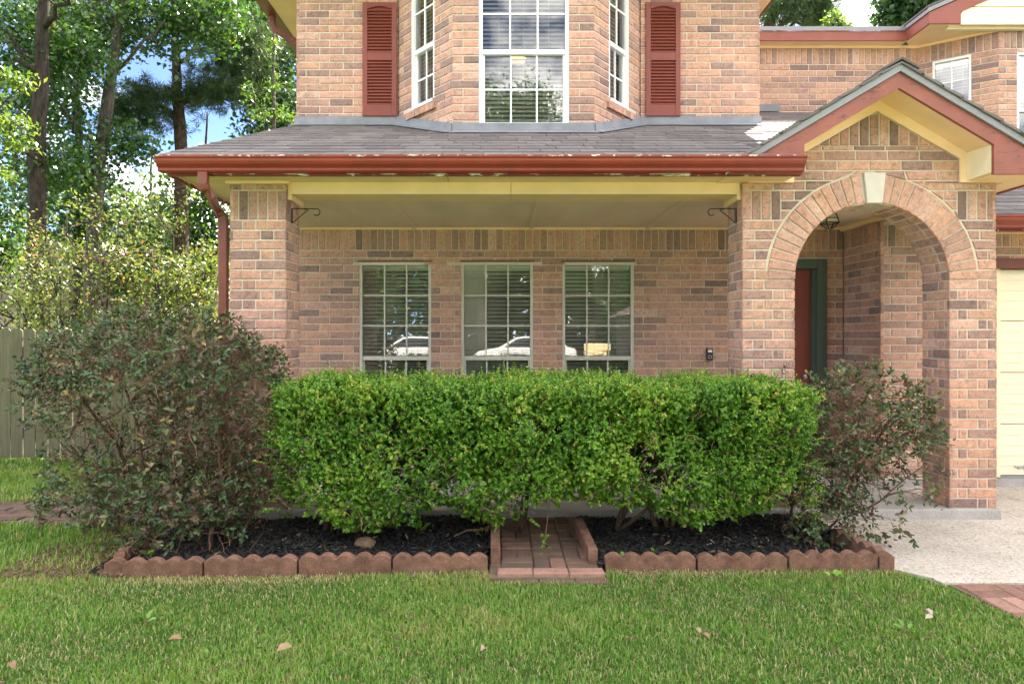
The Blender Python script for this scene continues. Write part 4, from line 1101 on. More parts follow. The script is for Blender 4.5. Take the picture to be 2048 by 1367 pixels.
# brick walk at the driveway edge
bp = empty('brick_walk', (3.0, 3.6, 0)); tag(bp, kind='structure')
bb = MB().ext([(2.62, 4.03), (2.69, 3.5), (2.75, 2.4), (5.2, 2.4), (5.2, 4.03)], -.08, -.006, 'z').build('sand_bed', M['dirt'], bp); bb.location = (-3.0, -3.6, 0)
for i in range(11):
    for j in range(4):
        x, y = 2.665 + i * .208 + .1, 4.028 - (j + .5) * .208
        if x - 1.15 * .1 < 2.60 + (4.0 - y) * .09: continue
        if (i + j) % 2:
            for s in (-1, 1): paver_obj(x + s * .052 - 3.0, y - 3.6, .098, .202, random.uniform(-.002, .004), random.gauss(0, .006), bp, random.uniform(.75, 1))
        else:
            for s in (-1, 1): paver_obj(x - 3.0, y + s * .052 - 3.6, .202, .098, random.uniform(-.002, .004), random.gauss(0, .006), bp, random.uniform(.75, 1))
# old paved path round the column side of the house
gp_ = empty('garden_path', (-3, 6, 0)); tag(gp_, kind='structure')
poly = lambda x, y: (5.28 + (x + 4.2) * .0 < y < 5.98 + .55 * max(0, x + 4.2) * 1.3) and x > -4.6 and x < -2.3 and y < 8.0 and (y < 6.2 or x > -3.6 + (y - 6.2) * .25) and y > 5.30 + max(0, -3.4 - x) * .04
for j in range(30):
    for i in range(14):
        x, y = -4.8 + i * .208 + (j % 2) * .1, 5.25 + j * .104
        if poly(x, y): paver_obj(x + 3, y - 6, .200, .097, .004 + random.uniform(-.004, .006), random.gauss(0, .02), gp_, random.uniform(.05, .55))
# rock in the mulch
rv = []; rr = []
for p in range(7):
    for q in range(12):
        th, ph = math.pi * p / 6, 2 * math.pi * q / 12; k = 1 + random.uniform(-.12, .12)
        rv.append((.075 * k * math.sin(th) * math.cos(ph), .055 * k * math.sin(th) * math.sin(ph), .036 + .046 * k * math.cos(th)))
t = MB(); t.add(rv, [(p*12+q, p*12+(q+1) % 12, (p+1)*12+(q+1) % 12, (p+1)*12+q) for p in range(6) for q in range(12)])
rk = t.build('rock', simple('brown_rock', (.20, .135, .085), .95, .3, 25, .8, 60, fine=.4), None, smooth=True); rk.location = (PX(731, 4.7), 4.7, .0)
tag(rk, 'small brown rock lying on the black mulch', 'rock')

# ================================================================ FENCE
FY = 8.1
fn = empty('wood_fence', (-5, FY, 0), 'weathered grey green dog eared picket fence with thin gaps', 'fence')
x = -2.32; zt = PZ(658, FY)
while x > -11:
    w = .138 + random.uniform(-.002, .002); h = zt + random.uniform(-.012, .012); c = .03; xa = x - w
    lean = random.gauss(0, .004)
    o = MB().ext([(xa, .02), (x, .02), (x + lean, h - c), (x - c + lean, h), (xa + c + lean, h), (xa + lean, h - c)], FY - .009, FY + .009, 'y', random.random()).build('plank', M['fence'], fn)
    o.location = (5, -FY, 0); x -= .1475
for z in (.35, .85, 1.3):
    o = MB().box(-11, -2.3, FY + .0095, FY + .05, z - .04, z + .05).build('rail', M['fence'], fn); o.location = (5, -FY, 0)
for xx in (-2.4, -4.8, -7.2, -9.6):
    o = MB().box(xx - .045, xx + .045, FY + .051, FY + .14, 0, 1.5).build('post', M['fence'], fn); o.location = (5, -FY, 0)

# ================================================================ FOLIAGE TOOLS
def unit(a): return a / np.maximum(np.linalg.norm(a, axis=1, keepdims=True), 1e-9)
def leaves(P_, A_dir, N_dir, L, Wr, tint, fold=.25, six=False):
    """arrays of leaf blades: base P, axis A, facing N"""
    A = unit(A_dir); S = unit(np.cross(A, N_dir)); N = np.cross(S, A)
    L = np.asarray(L)[:, None]; W = L * Wr; n = len(P_)
    if six:
        l1 = P_ + A * L * .3 - S * W * .48 + N * W * fold; l2 = P_ + A * L * .72 - S * W * .42 + N * W * fold
        r1 = P_ + A * L * .3 + S * W * .48 + N * W * fold; r2 = P_ + A * L * .72 + S * W * .42 + N * W * fold
        tip = P_ + A * L - N * L * .06
        V = np.stack([P_, r1, r2, tip, l2, l1], 1); b = (np.arange(n) * 6)[:, None, None]
        F = (b + np.array([[0, 1, 2, 3], [0, 3, 4, 5]])[None]).reshape(-1, 4); return V.reshape(-1, 3), F, np.repeat(tint, 6)
    V = np.stack([P_, P_ + A * L * .45 + S * W * .5 + N * W * fold, P_ + A * L, P_ + A * L * .45 - S * W * .5 + N * W * fold], 1)
    return V.reshape(-1, 3), np.arange(n * 4).reshape(-1, 4), np.repeat(tint, 4)
def sprigs(C, D, n_leaf, slen, L, Wr, tint, spread=.8, jitter=.25, six=True, tipc=.0):
    """little shoots: pairs of leaves along a stem C -> C + D*slen"""
    n = len(C); D = unit(D); up = np.array([0.1, -.2, 1.0]); s = unit(np.cross(D, up + rng.normal(0, .3, (n, 3)))); o = np.cross(s, D)
    Ps, As, Ns, Ls, Ts = [], [], [], [], []
    for k in range(n_leaf):
        f = (k // 2 + .6) / (n_leaf / 2); ph = (k % 2) * math.pi + (k // 2) * 1.45 + rng.normal(0, .25, n)
        r = s * np.cos(ph)[:, None] + o * np.sin(ph)[:, None]
        Ps.append(C + D * (slen * f)[:, None]); As.append(D * (.55 + .5 * f) + r * spread + rng.normal(0, jitter, (n, 3)))
        Ns.append(D * .8 - r * .3 + np.array([0, -.15, .5]) + rng.normal(0, jitter, (n, 3)))
        Ls.append(L * (1.05 - .35 * f) * rng.uniform(.75, 1.2, n)); Ts.append(np.clip(tint + tipc * f + rng.normal(0, .10, n), 0, 1))
    return leaves(np.concatenate(Ps), np.concatenate(As), np.concatenate(Ns), np.concatenate(Ls), Wr, np.concatenate(Ts), six=six)
def join(parts):
    Vs, Fs, Ts, b = [], [], [], 0
    for V, F, T in parts: Vs.append(V); Fs.append(F + b); Ts.append(T); b += len(V)
    return np.concatenate(Vs), np.concatenate(Fs), np.concatenate(Ts)
def vnoise(p, s, seed=0):
    """cheap smooth noise from a few rotated sines, about -1..1"""
    r = np.random.default_rng(seed); o = np.zeros(len(p))
    for _ in range(5):
        k = r.normal(0, s, 3); o += np.sin(p @ k + r.uniform(0, 6.28))
    return o / 2.6
def twig(mb, p, d, L, r, wob=.25, seg=5, n=5):
    pts = [Vector(p)]; d = Vector(d).normalized()
    for i in range(n):
        d = (d + Vector((random.gauss(0, wob), random.gauss(0, wob), random.gauss(0, wob)))).normalized(); pts.append(pts[-1] + d * L / n)
    mb.tube(pts, [r * (1 - .7 * i / n) for i in range(n + 1)], seg, cap=False); return pts

# ================================================================ BOXWOOD HEDGE
hx0, hx1, hy0, hy1 = -1.56, 2.06, 4.48, 5.36
hd = empty('boxwood_hedge', (.3, 4.95, 0), 'long clipped bright green boxwood hedge across the porch', 'hedge')
def hedge_bottom(x):
    b = .30 + .06 * np.sin(x * 2.1 + .6) + .06 * np.sin(x * 5.7 + 1) 
    for c, w, dz in ((-.98, .28, -.19), (.06, .32, -.23), (1.22, .28, -.18), (-.42, .13, .09), (.56, .18, .03), (1.85, .25, .09), (-1.5, .12, .10)):
        b = b + dz * np.exp(-((x - c) / w) ** 2)
    return b
def hedge_pts(n, depth):
    """points near the clipped outside of the hedge with outward directions"""
    x = rng.uniform(hx0, hx1, n); k = rng.random(n)
    front = k < .60; top = (k >= .60) & (k < .90); back = (k >= .90) & (k < .95); end = k >= .95
    zt = 1.10 + .010 * np.sin(x * 3.7) + .008 * np.sin(x * 9.1 + 1); zb = hedge_bottom(x)
    y = np.where(front, hy0, np.where(back, hy1, rng.uniform(hy0, hy1, n))); z = np.where(top, zt + (y - hy0) * .035, zb + (zt - zb) * rng.random(n) ** .95)
    s = rng.random(n) < .5; x = np.where(end, np.where(s, hx0, hx1), x)
    D = np.zeros((n, 3)); D[front, 1] = -1; D[top, 2] = 1; D[back, 1] = 1; D[end, 0] = np.where(s, -1, 1)[end]
    # round the shoulders: pull in near the ends and edges
    ce = np.minimum(x - hx0, hx1 - x); rr_ = .20
    e = np.clip(1 - ce / rr_, 0, 1); y = np.where(front, y + .22 * e ** 2, y); z = np.where(top, z - .08 * e ** 2, z); D[:, 0] += np.where(x < 0, -1, 1) * e * .8
    te = np.clip(1 - (zt - z) / .16, 0, 1); y = np.where(front, y + .07 * te ** 2, y); D[:, 2] += np.where(front | end, te * .8, 0)
    fe = np.clip(1 - (y - hy0) / .16, 0, 1); z = np.where(top, z - .05 * fe ** 2, z); D[:, 1] -= np.where(top, fe * .6, 0)
    P_ = np.stack([x, y, z], 1)
    und = np.where(front, .045 * vnoise(P_ * np.array([1, 0, 1.1]), 6.5, 3) + .035 * vnoise(P_, 15, 4), .011 * vnoise(P_, 9, 5))
    # the face curves under at the bottom
    be = np.clip(1 - (z - zb) / .30, 0, 1); y = np.where(front, y + .20 * be ** 2, y); P_[:, 1] = y
    P_ -= unit(D) * (depth * np.abs(rng.normal(0, 1, n)) - und)[:, None]
    return P_, D, z
P_, D, z = hedge_pts(15000, .05)
gapn = vnoise(P_, 6.5, 9) + .35 * vnoise(P_, 13, 10)
low = np.clip((.62 - P_[:, 2]) / .3, 0, 1); keep = rng.random(len(P_)) > np.clip((gapn - .60 + .50 * low) * 1.6, 0, .96) * (P_[:, 2] < .97)
P_, D = P_[keep], D[keep]
D = D + np.array([0, -.25, .55]) + rng.normal(0, .48, D.shape)
tn = np.clip(.42 + .14 * vnoise(P_, 4, 12) + .18 * vnoise(P_, 16, 13) + .22 * np.clip((P_[:, 2] - .85) / .3, 0, 1) + rng.normal(0, .10, len(P_)), .0, .93)  # lighter towards the top: lime growth, plus skylight put into the leaf colour
tn = np.where(rng.random(len(tn)) < .012, 1, tn)
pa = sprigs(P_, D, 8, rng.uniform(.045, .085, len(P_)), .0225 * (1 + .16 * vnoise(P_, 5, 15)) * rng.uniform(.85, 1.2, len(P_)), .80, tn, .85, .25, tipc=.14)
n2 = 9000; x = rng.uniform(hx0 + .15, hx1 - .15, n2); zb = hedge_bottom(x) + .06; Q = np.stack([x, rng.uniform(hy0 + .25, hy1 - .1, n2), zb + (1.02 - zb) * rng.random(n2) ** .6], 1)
pb = sprigs(Q, rng.normal(0, 1, (n2, 3)) + np.array([0, -.3, .6]), 8, rng.uniform(.05, .10, n2), .025, .75, np.clip(rng.normal(.16, .1, n2), 0, 1), .8, .3)  # inner fill tinted darker, shade inside the hedge painted into the leaves
# shoots that stick out of the clipped face
n3 = 420; S_, SD, _ = hedge_pts(n3, .0); SD = SD * .8 + np.array([0, 0, .7]) + rng.normal(0, .3, (n3, 3))
pc = sprigs(S_, SD, 12, rng.uniform(.08, .15, n3), .020, .75, np.clip(rng.normal(.78, .12, n3), 0, .95), .6, .2)
V, F, T = join([pa, pb, pc])
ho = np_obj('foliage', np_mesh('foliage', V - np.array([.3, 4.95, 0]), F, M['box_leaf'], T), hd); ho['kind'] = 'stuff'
tw = MB()
for k in range(330):
    x = random.uniform(hx0 + .1, hx1 - .1); zb = float(hedge_bottom(np.array([x]))[0])
    p = (x - .3, random.uniform(hy0 + .10, hy1 - .3) - 4.95, random.uniform(zb + .05, .9)); twig(tw, p, (random.gauss(0, .8), random.gauss(-.6, .5), random.gauss(.6, .6)), random.uniform(.12, .32), random.uniform(.0018, .0045), .3, 4, 4)
for k in range(260):
    x = random.uniform(hx0 + .1, hx1 - .1); zb = float(hedge_bottom(np.array([x]))[0])
    twig(tw, (x - .3, random.uniform(hy0 - .01, hy0 + .09) - 4.95, random.uniform(zb + .05, 1.0)), (random.gauss(0, .9), random.gauss(-.5, .4), random.gauss(.7, .5)), random.uniform(.06, .17), random.uniform(.0018, .0032), .35, 4, 4)
to = tw.build('twigs', simple('hedge_twig', (.30, .20, .11), .9, .3, 25, 0), hd, smooth=True); to['kind'] = 'stuff'
for cx_s in (-.98, -.82, .12, 1.20, 1.34, -1.32, .78):
    for k in range(3):
        t = MB(); pts = twig(t, (cx_s - .3 + random.uniform(-.06, .06), 5.05 - 4.95 + random.uniform(-.06, .06), -.02), (random.gauss(0, .35), random.gauss(0, .25), 1), random.uniform(.6, .85), random.uniform(.013, .024), .16, 7, 6)
        t.build('stem', M['stem'], hd, smooth=True)
# the low trailing shoot over the step path
t = MB(); tp = [Vector((.30, 4.60, .34)), Vector((.285, 4.56, .22)), Vector((.27, 4.53, .12)), Vector((.26, 4.52, .05))]
t.tube([p - Vector((.3, 4.95, 0)) for p in tp], .0022, 5); t.build('trailing_shoot', M['twig'], hd)
c0 = np.array([(.266 + random.uniform(-.012, .012), 4.53, .03 + .02 * k) for k in range(7)])
V, F, T = sprigs(c0, rng.normal(0, .5, (7, 3)) + np.array([0, -.5, .2]), 6, np.full(7, .03), .021, .62, np.full(7, .6), .8)
np_obj('shoot_leaves', np_mesh('shoot_leaves', V - np.array([.3, 4.95, 0]), F, M['box_leaf'], T), hd)['kind'] = 'stuff'

# ================================================================ LOROPETALUM SHRUBS
def shrub(name, base, label, stems, shell, n_out, n_in, n_low, twn, lean=0):
    """multi stemmed loose shrub; shell(n) gives outer points and directions, in world space"""
    r = empty(name, base, label, 'shrub'); B = np.array(base)
    tips = []
    for (p, q, rad) in stems:
        t = MB(); p, q = Vector(p), Vector(q); m = 8; pts = []
        bow = Vector((random.gauss(0, .08), random.gauss(0, .08), 0))
        for i in range(m + 1):
            f = i / m; pts.append(p.lerp(q, f) + bow * math.sin(math.pi * f) + Vector((random.gauss(0, .018), random.gauss(0, .018), random.gauss(0, .008))) * (0 if i == 0 else 1))
        t.tube([a - Vector(base) for a in pts], [rad * .72 * (1 - .62 * i / m) for i in range(m + 1)], 7)
        for i in range(2, m):
            for _ in range(2):
                w = twig(t, pts[i] - Vector(base), (random.gauss(0, .7), random.gauss(0, .7), random.uniform(.1, .9)), random.uniform(.25, .5), rad * .32, .22, 5, 5); tips += w[2:]
        t.build('stem', M['stem'], r, smooth=True)
    tips = np.array([tuple(a) for a in tips]) + B
    P_, D = shell(n_out)
    parts = []
    tn = np.clip(rng.normal(.42, .22, len(P_)), 0, 1); tn = np.where(rng.random(len(tn)) < .18, rng.uniform(.70, .96, len(tn)), tn)
    parts.append(sprigs(P_, D + rng.normal(0, .6, D.shape), 6, rng.uniform(.06, .12, len(P_)), .043, .55, tn, .8, .35))
    idx = rng.integers(0, len(tips), n_in); Q = tips[idx] + rng.normal(0, .05, (n_in, 3))
    parts.append(sprigs(Q, rng.normal(0, .8, (n_in, 3)) + np.array([0, 0, .3]), 5, rng.uniform(.05, .11, n_in), .038, .55, np.clip(rng.normal(.4, .2, n_in), 0, 1), .8, .35))
    V, F, T = join(parts)
    np_obj('foliage', np_mesh('foliage', V - B, F, M['loro_leaf'], T), r)['kind'] = 'stuff'
    t = MB()
    idx = rng.integers(0, len(tips), twn)
    for i in idx: twig(t, tips[i] - B + rng.normal(0, .03, 3), (random.gauss(0, .8), random.gauss(0, .8), random.gauss(.2, .6)), random.uniform(.10, .30), random.uniform(.0014, .0032), .38, 4, 5)
    P2, D2 = shell(twn)
    for p, d in zip(P2, D2):
        q = p - B - unit(d[None])[0] * random.uniform(.06, .25); twig(t, q, d + rng.normal(0, .9, 3), random.uniform(.08, .24), random.uniform(.0012, .0028), .38, 4, 5)
    t.build('twigs', M['twig'], r)['kind'] = 'stuff'
    return r
def shell_left(n):
    m = int(n * 1.7)
    a = rng.uniform(0, 2 * math.pi, m); k = rng.random(m)
    dome = k < .55; z = np.where(dome, 0, rng.uniform(.22, 1.16, m)); ph = np.arccos(1 - rng.random(m) * .98)
    cx_, cy_ = -2.46, 4.88
    R = np.where(dome, .92, np.where(z > .8, .88, .88 - .22 * (.8 - z) / .58)); Ry = R * .72
    x = np.where(dome, cx_ + .85 * np.sin(ph) * np.cos(a), cx_ + R * np.cos(a)); y = np.where(dome, cy_ + .62 * np.sin(ph) * np.sin(a), cy_ + Ry * np.sin(a))
    z = np.where(dome, 1.12 + .46 * np.cos(ph), z)
    D = np.stack([np.where(dome, np.sin(ph) * np.cos(a), np.cos(a)), np.where(dome, np.sin(ph) * np.sin(a), np.sin(a)), np.where(dome, np.cos(ph) * .9 + .2, .25)], 1)
    P_ = np.stack([x, y, z], 1); P_ += unit(D) * (.06 * vnoise(P_, 5, 21) + .05 * vnoise(P_, 11, 22) - np.abs(rng.normal(0, .06, m)))[:, None]
    mid = np.clip(1 - np.abs(P_[:, 2] - .72) / .34, 0, 1)        # leaves are thin half way up
    keep = (rng.random(m) > mid * .88) & (vnoise(P_, 6, 23) < 1.0 - .5 * mid)
    lowm = rng.random(m) < .20; a2 = rng.uniform(0, 6.28, m)
    P_[lowm] = np.stack([-2.30 + .62 * np.cos(a2) * rng.random(m) ** .5, 4.72 + .3 * np.sin(a2), .10 + .42 * rng.random(m)], 1)[lowm]; keep = keep | (lowm & (rng.random(m) < .6))
    return P_[keep][:n], D[keep][:n]
st = []
for bxs, tx, tz, ty, rad in ((PX(505, 4.9) + .0, -1.66, 1.05, 4.75, .016), (PX(430, 4.75), -2.05, 1.3, 4.7, .024), (PX(400, 4.7), -2.35, 1.25, 4.65, .02), (PX(335, 4.65), -2.50, 1.4, 4.75, .022),
                             (PX(300, 4.7), -2.75, 1.35, 4.85, .022), (PX(290, 4.75), -3.05, 1.15, 4.75, .024), (PX(270, 4.85), -3.3, .95, 4.9, .02), (PX(380, 4.95), -2.2, 1.35, 5.2, .02), (PX(350, 5.0), -2.8, 1.2, 5.2, .02), (PX(450, 4.85), -2.0, 1.0, 4.95, .018)):
    st.append(((bxs, random.uniform(4.62, 4.95), -.02), (tx, ty, tz), rad))
shrub('loropetalum_shrub', (-2.45, 4.8, 0), 'large dome shaped loropetalum shrub with dark green and purple leaves before the fence', st, shell_left, 2050, 850, 0, 1500)
def shell_right(n):
    m = int(n * 1.6); a = rng.uniform(0, 2 * math.pi, m); k = rng.random(m); ph = np.arccos(1 - 1.55 * rng.random(m))
    cx_, cy_ = 2.56, 4.95
    x = cx_ + .56 * np.sin(ph) * np.cos(a); y = cy_ + .42 * np.sin(ph) * np.sin(a); z = .80 + .36 * np.cos(ph)
    x = x + (z - .8) * -.10
    low = k > .78; x = np.where(low, rng.uniform(1.98, 2.72, m), x); y = np.where(low, rng.uniform(4.45, 4.95, m), y); z = np.where(low, .07 + rng.random(m) ** 1.5 * .40, z)
    D = np.stack([np.sin(ph) * np.cos(a), np.sin(ph) * np.sin(a), np.cos(ph) + .15], 1); D[low] = np.array([.3, -.6, .1])
    P_ = np.stack([x, y, z], 1); P_ += unit(D) * (.05 * vnoise(P_, 6, 31) + .04 * vnoise(P_, 12, 32) - np.abs(rng.normal(0, .06, m)))[:, None]
    keep = vnoise(P_, 7, 33) < .75
    return P_[keep][:n], D[keep][:n]
st = []
for bxs, tx, tz, ty, rad in ((2.08, 2.20, 1.0, 4.95, .015), (2.10, 2.45, 1.08, 4.9, .022), (2.12, 2.75, .9, 4.85, .024), (2.12, 3.05, .85, 4.95, .017), (2.15, 2.6, 1.05, 5.15, .016), (2.1, 2.9, .55, 4.75, .014), (2.06, 2.3, .75, 4.7, .012)):
    st.append(((bxs, random.uniform(4.82, 5.0), -.02), (tx, ty, tz), rad))
shrub('loropetalum_shrub', (2.1, 4.9, 0), 'smaller loose loropetalum shrub leaning over the walkway before the arch', st, shell_right, 600, 420, 0, 420)

# ================================================================ WEEDS AND LITTER
def weed(x, y, z, n, L, label, mat='box_leaf', cat='weed', grp='small weeds in the mulch bed'):
    r = empty('weed', (x, y, z), label, cat, grp)
    C = np.tile([[0, 0, .01]], (n, 1)); a = rng.uniform(0, 6.28, n); A = np.stack([np.cos(a), np.sin(a), rng.uniform(.3, 1.3, n)], 1)
    V, F, T = leaves(C + unit(A) * L * .5, A, np.tile([[0, -.3, 1]], (n, 1)), np.full(n, L), .5, rng.uniform(.4, .8, n), six=True)
    for k in range(n):
        np_obj('leaf', np_mesh('leaf', V[k*6:k*6+6], F[:2], M[mat], T[k*6:k*6+6]), r)
    t = MB()
    for k in range(n): t.tube([(0, 0, -.01), tuple(unit(A)[k] * L * .52 + np.array([0, 0, .01]))], .0018, 4)
    t.build('stem', M['twig'], r)
weed(PX(840, 4.95), 4.95, .02, 6, .075, 'leafy weed under the hedge, nearest the rock'); weed(PX(1000, 4.95) - .12, 4.9, .02, 5, .06, 'leafy weed under the hedge beside the step path')
weed(PX(1250, 4.33), 4.33, .02, 4, .05, 'broad leaved weed behind the edging block past the step path'); weed(PX(1310, 4.5), 4.5, .02, 3, .04, 'tiny weed alone in the open black mulch')
weed(PX(832, 4.3), 4.3, .02, 4, .03, 'tiny bright weed behind the last edging block before the path'); weed(PX(300, 4.33), 4.33, .04, 3, .07, 'weed with large leaves at the shrub end of the edging')
weed(PX(1812, 3.36), 3.36, .0, 5, .042, 'broad leaved weed growing in the lawn by the brick walk', grp='weeds in the lawn')
weed(PX(288, 3.45), 3.45, .0, 4, .05, 'flat broad leaved weed in the open lawn before the shrub', grp='weeds in the lawn')
weed(PX(1668, 4.08), 4.08, .0, 8, .045, 'feathery weed spilling on the grass below the edging', grp='weeds in the lawn')
dl = leaf_material('dead_leaf', [(0, (.20, .12, .06)), (.5, (.32, .20, .10)), (1, (.48, .40, .34))], .2, .7, (1, .9, .7))
for px, py, L, tn, lab in ((553, 1303, .07, .6, 'dry curled tan leaf on the lawn before the rock'), (365, 1278, .06, .4, 'dry brown leaf on the lawn before the shrub'), (1865, 1232, .06, 1, 'pale papery leaf on the lawn near the brick walk'), (1850, 1238, .05, .95, 'pale papery leaf lying beside another near the brick walk'),
                      (970, 1296, .05, .8, 'grey dry leaf on the lawn below the step path'), (1400, 1268, .05, .7, 'tan dry leaf on the lawn below the edging'), (30, 1338, .06, .3, 'orange brown leaf in the corner of the lawn'), (1420, 1278, .045, .5, 'small brown leaf beside the tan one on the lawn')):
    Y = GY(py, .04); a = rng.uniform(0, 6.28); A = np.array([[math.cos(a), math.sin(a), .15]])
    V, F, T = leaves(np.zeros((1, 3)), A, np.array([[.2, -.5, 1]]), np.array([L]), .55, np.array([tn]), fold=.5, six=True)
    o = np_obj('fallen_leaf', np_mesh('fallen_leaf', V, F, dl, T)); o.location = (PX(px, Y), Y, .045); tag(o, lab, 'leaf', 'dry leaves on the lawn')

# ================================================================ GRASS
def grass_blades(n, xr, yr, accept, h, w, dry):
    x = rng.uniform(*xr, n); y = rng.uniform(*yr, n); ok = accept(x, y); x, y = x[ok], y[ok]; n = len(x)
    P0 = np.stack([x, y, np.full(n, -.014)], 1); pn = vnoise(P0, 2.0, 41) + .7 * vnoise(P0, 8, 42) + .4 * vnoise(P0, 30, 43)
    H = h * rng.uniform(.55, 1.25, n) * (1 + .15 * pn); th = rng.uniform(0, 6.28, n); ln = np.abs(rng.normal(.45, .35, n))
    d = np.stack([np.cos(th), np.sin(th), np.zeros(n)], 1); s = np.stack([-np.sin(th), np.cos(th), np.zeros(n)], 1) * (w * rng.uniform(.7, 1.3, n) / 2)[:, None]
    up = np.array([0, 0, 1.0])
    m = P0 + (up * .6 + d * (ln * .30)[:, None]) * H[:, None]; tp = P0 + (up * (1 - .25 * ln)[:, None] + d * (ln * .9)[:, None]) * H[:, None]
    V = np.stack([P0 - s, P0 + s, m + s * .85, m - s * .85, tp + s * .12, tp - s * .12], 1); b = (np.arange(n) * 6)[:, None, None]
    F = (b + np.array([[0, 1, 2, 3], [3, 2, 4, 5]])[None]).reshape(-1, 4)
    dr = dry(x, y) * np.clip(1 - .7 * pn, .3, 2.2); t = np.clip(.42 + .26 * pn + rng.normal(0, .22, n), 0, .86); t = np.where(rng.random(n) < dr, rng.uniform(.86, 1, n), t)
    return V.reshape(-1, 3), F, np.repeat(t, 6)
def right_edge(y): return np.interp(y, [1.0, 2.6, 3.51, 3.92, 4.08, 4.2], [2.75, 2.72, 2.67, 2.60, 2.55, 2.47])
acc1 = lambda x, y: (x < right_edge(y)) & ~((y > bed_front(x) - .03) & (x > -2.5)) & ~((y > 4.05) & (x > -.09) & (x < .60))
dry1 = lambda x, y: np.clip(.15 + .55 * np.exp(-((y - bed_front(x) + .07) / .08) ** 2) + .30 * np.exp(-((x + 2.55) / .45) ** 2 - ((y - 4.25) / .3) ** 2), 0, .85)
ga = grass_blades(150000, (-3.9, 2.75), (2.55, 4.32), acc1, .030, .0050, dry1)
def pathd(x, y): return np.array([poly(a, b) for a, b in zip(x, y)])
acc2 = lambda x, y: ~((x > -2.55) & (y < 5.45)) & ~((x > -2.3)) & ~pathd(x, y)
gb = grass_blades(60000, (-7.4, -2.3), (4.2, 8.3), acc2, .055, .008, lambda x, y: np.clip(.10 + .4 * np.exp(-((x + 2.7) / .35) ** 2 - ((y - 4.5) / .4) ** 2) + .3 * np.exp(-((y - 6.1) / .2) ** 2), 0, .8))
gc = grass_blades(14000, (-16, -2.6), (8.2, 14), lambda x, y: x == x, .10, .03, lambda x, y: .1 + 0 * x)
gd_ = grass_blades(22000, (-6.6, -3.9), (2.4, 4.2), lambda x, y: x == x, .055, .008, lambda x, y: .12 + 0 * x)
V, F, T = join([ga, gb, gc, gd_])
np_obj('grass', np_mesh('grass', V, F, M['grass'], T), None, 'stuff')
# dry leaf litter at the edge of the bed
chips(300, (-2.9, 2.4), (4.10, 4.25), lambda x, y: .002, simple('leaf_litter', (.135, .085, .05), .9, .5, 40, 0), 'leaf_litter', (.007, .022))
chips(900, (-3.1, -2.3), (4.1, 4.75), lambda x, y: .012, bpy.data.materials['leaf_litter'], 'leaf_litter', (.012, .04))

chips(420, (-3.6, 2.55), (2.7, 4.1), lambda x, y: .012, bpy.data.materials['leaf_litter'], 'lawn_litter', (.008, .026))
# ================================================================ TREES
def crown_mesh(blobs, n, L, wr, mat, tmu=.45, tsd=.22, cl=14, cr=.35, six=False, droop=.25):
    """leaves in clumps through ellipsoid blobs (x,y,z,rx,ry,rz,weight), local coordinates"""
    w = np.array([b[6] for b in blobs], float); w /= w.sum(); k = rng.choice(len(blobs), n // cl, p=w)
    Bl = np.array([b[:6] for b in blobs])[k]
    d = unit(rng.normal(0, 1, (len(k), 3))); C = Bl[:, :3] + d * Bl[:, 3:6] * (rng.random(len(k)) ** .45)[:, None]
    ct = rng.normal(0, tsd * .8, len(k))
    P_ = np.repeat(C, cl, 0) + rng.normal(0, cr, (len(k) * cl, 3)) * np.array([1, 1, .6]); m = len(P_)
    A = rng.normal(0, 1, (m, 3)) - np.array([0, 0, droop]); N = rng.normal(0, .7, (m, 3)) + np.array([0, 0, 1])
    t = np.clip(tmu + np.repeat(ct, cl) + rng.normal(0, tsd * .6, m), 0, 1)
    V, F, T = leaves(P_, A, N, L * rng.uniform(.7, 1.3, m), wr, t, six=six)
    return np_mesh('crown', V, F, M[mat], T)
def limb(t, p, q, r0, r1, wob=.12, n=7, seg=7):
    p, q = Vector(p), Vector(q); L = (q - p).length; pts = []
    for i in range(n + 1):
        f = i / n; pts.append(p.lerp(q, f) + (Vector((random.gauss(0, 1), random.gauss(0, 1), random.gauss(0, .6))) * wob * L * .12 if 0 < i < n else Vector()))
    t.tube(pts, [r0 + (r1 - r0) * i / n for i in range(n + 1)], seg); return pts
def tree(name, base, label, trunk, rad, limbs, crown, bark, cat='tree', group=None):
    """trunk: local points; limbs: (start,end,r); crown: dict for crown_mesh"""
    r = empty(name, base, label, cat, group)
    t = MB(); pts = [Vector(p) for p in trunk]; fine = []
    for a, b in zip(pts, pts[1:]):
        for i in range(6): fine.append(a.lerp(b, i / 6) + Vector((random.gauss(0, .012), random.gauss(0, .012), 0)) * (1 if fine else 0))
    fine.append(pts[-1]); m = len(fine)
    t.tube(fine, [rad * (1.25 if i == 0 else 1) * (1 - .72 * i / (m - 1)) * random.uniform(.96, 1.04) for i in range(m)], 10)
    t.build('trunk', bark, r, smooth=True)
    for a, b, q in limbs:
        t = MB(); lp = limb(t, a, b, q, q * .3, .5)
        for k in (3, 4, 5, 6):
            d = Vector((random.gauss(0, 1), random.gauss(0, 1), random.gauss(.3, .6))).normalized(); limb(t, lp[k], lp[k] + d * (Vector(b) - Vector(a)).length * .35, q * .35, q * .1, .5, 4, 5)
        t.build('branch', bark, r, smooth=True)
    for c in crown: np_obj('crown', c if isinstance(c, bpy.types.Mesh) else crown_mesh(**c), r)
    return r
def needle_mesh(tufts, n_need=26, L=.20, w=.012):
    """pine tufts at given points, needles radiating"""
    C = np.repeat(np.asarray(tufts), n_need, 0); m = len(C); d = unit(rng.normal(0, 1, (m, 3)) + np.array([0, 0, .35]))
    V, F, T = leaves(C, d, rng.normal(0, 1, (m, 3)), L * rng.uniform(.7, 1.2, m), w / L, np.clip(rng.normal(.5, .25, m), 0, 1), fold=0)
    return np_mesh('needles', V, F, M['needle'], T)
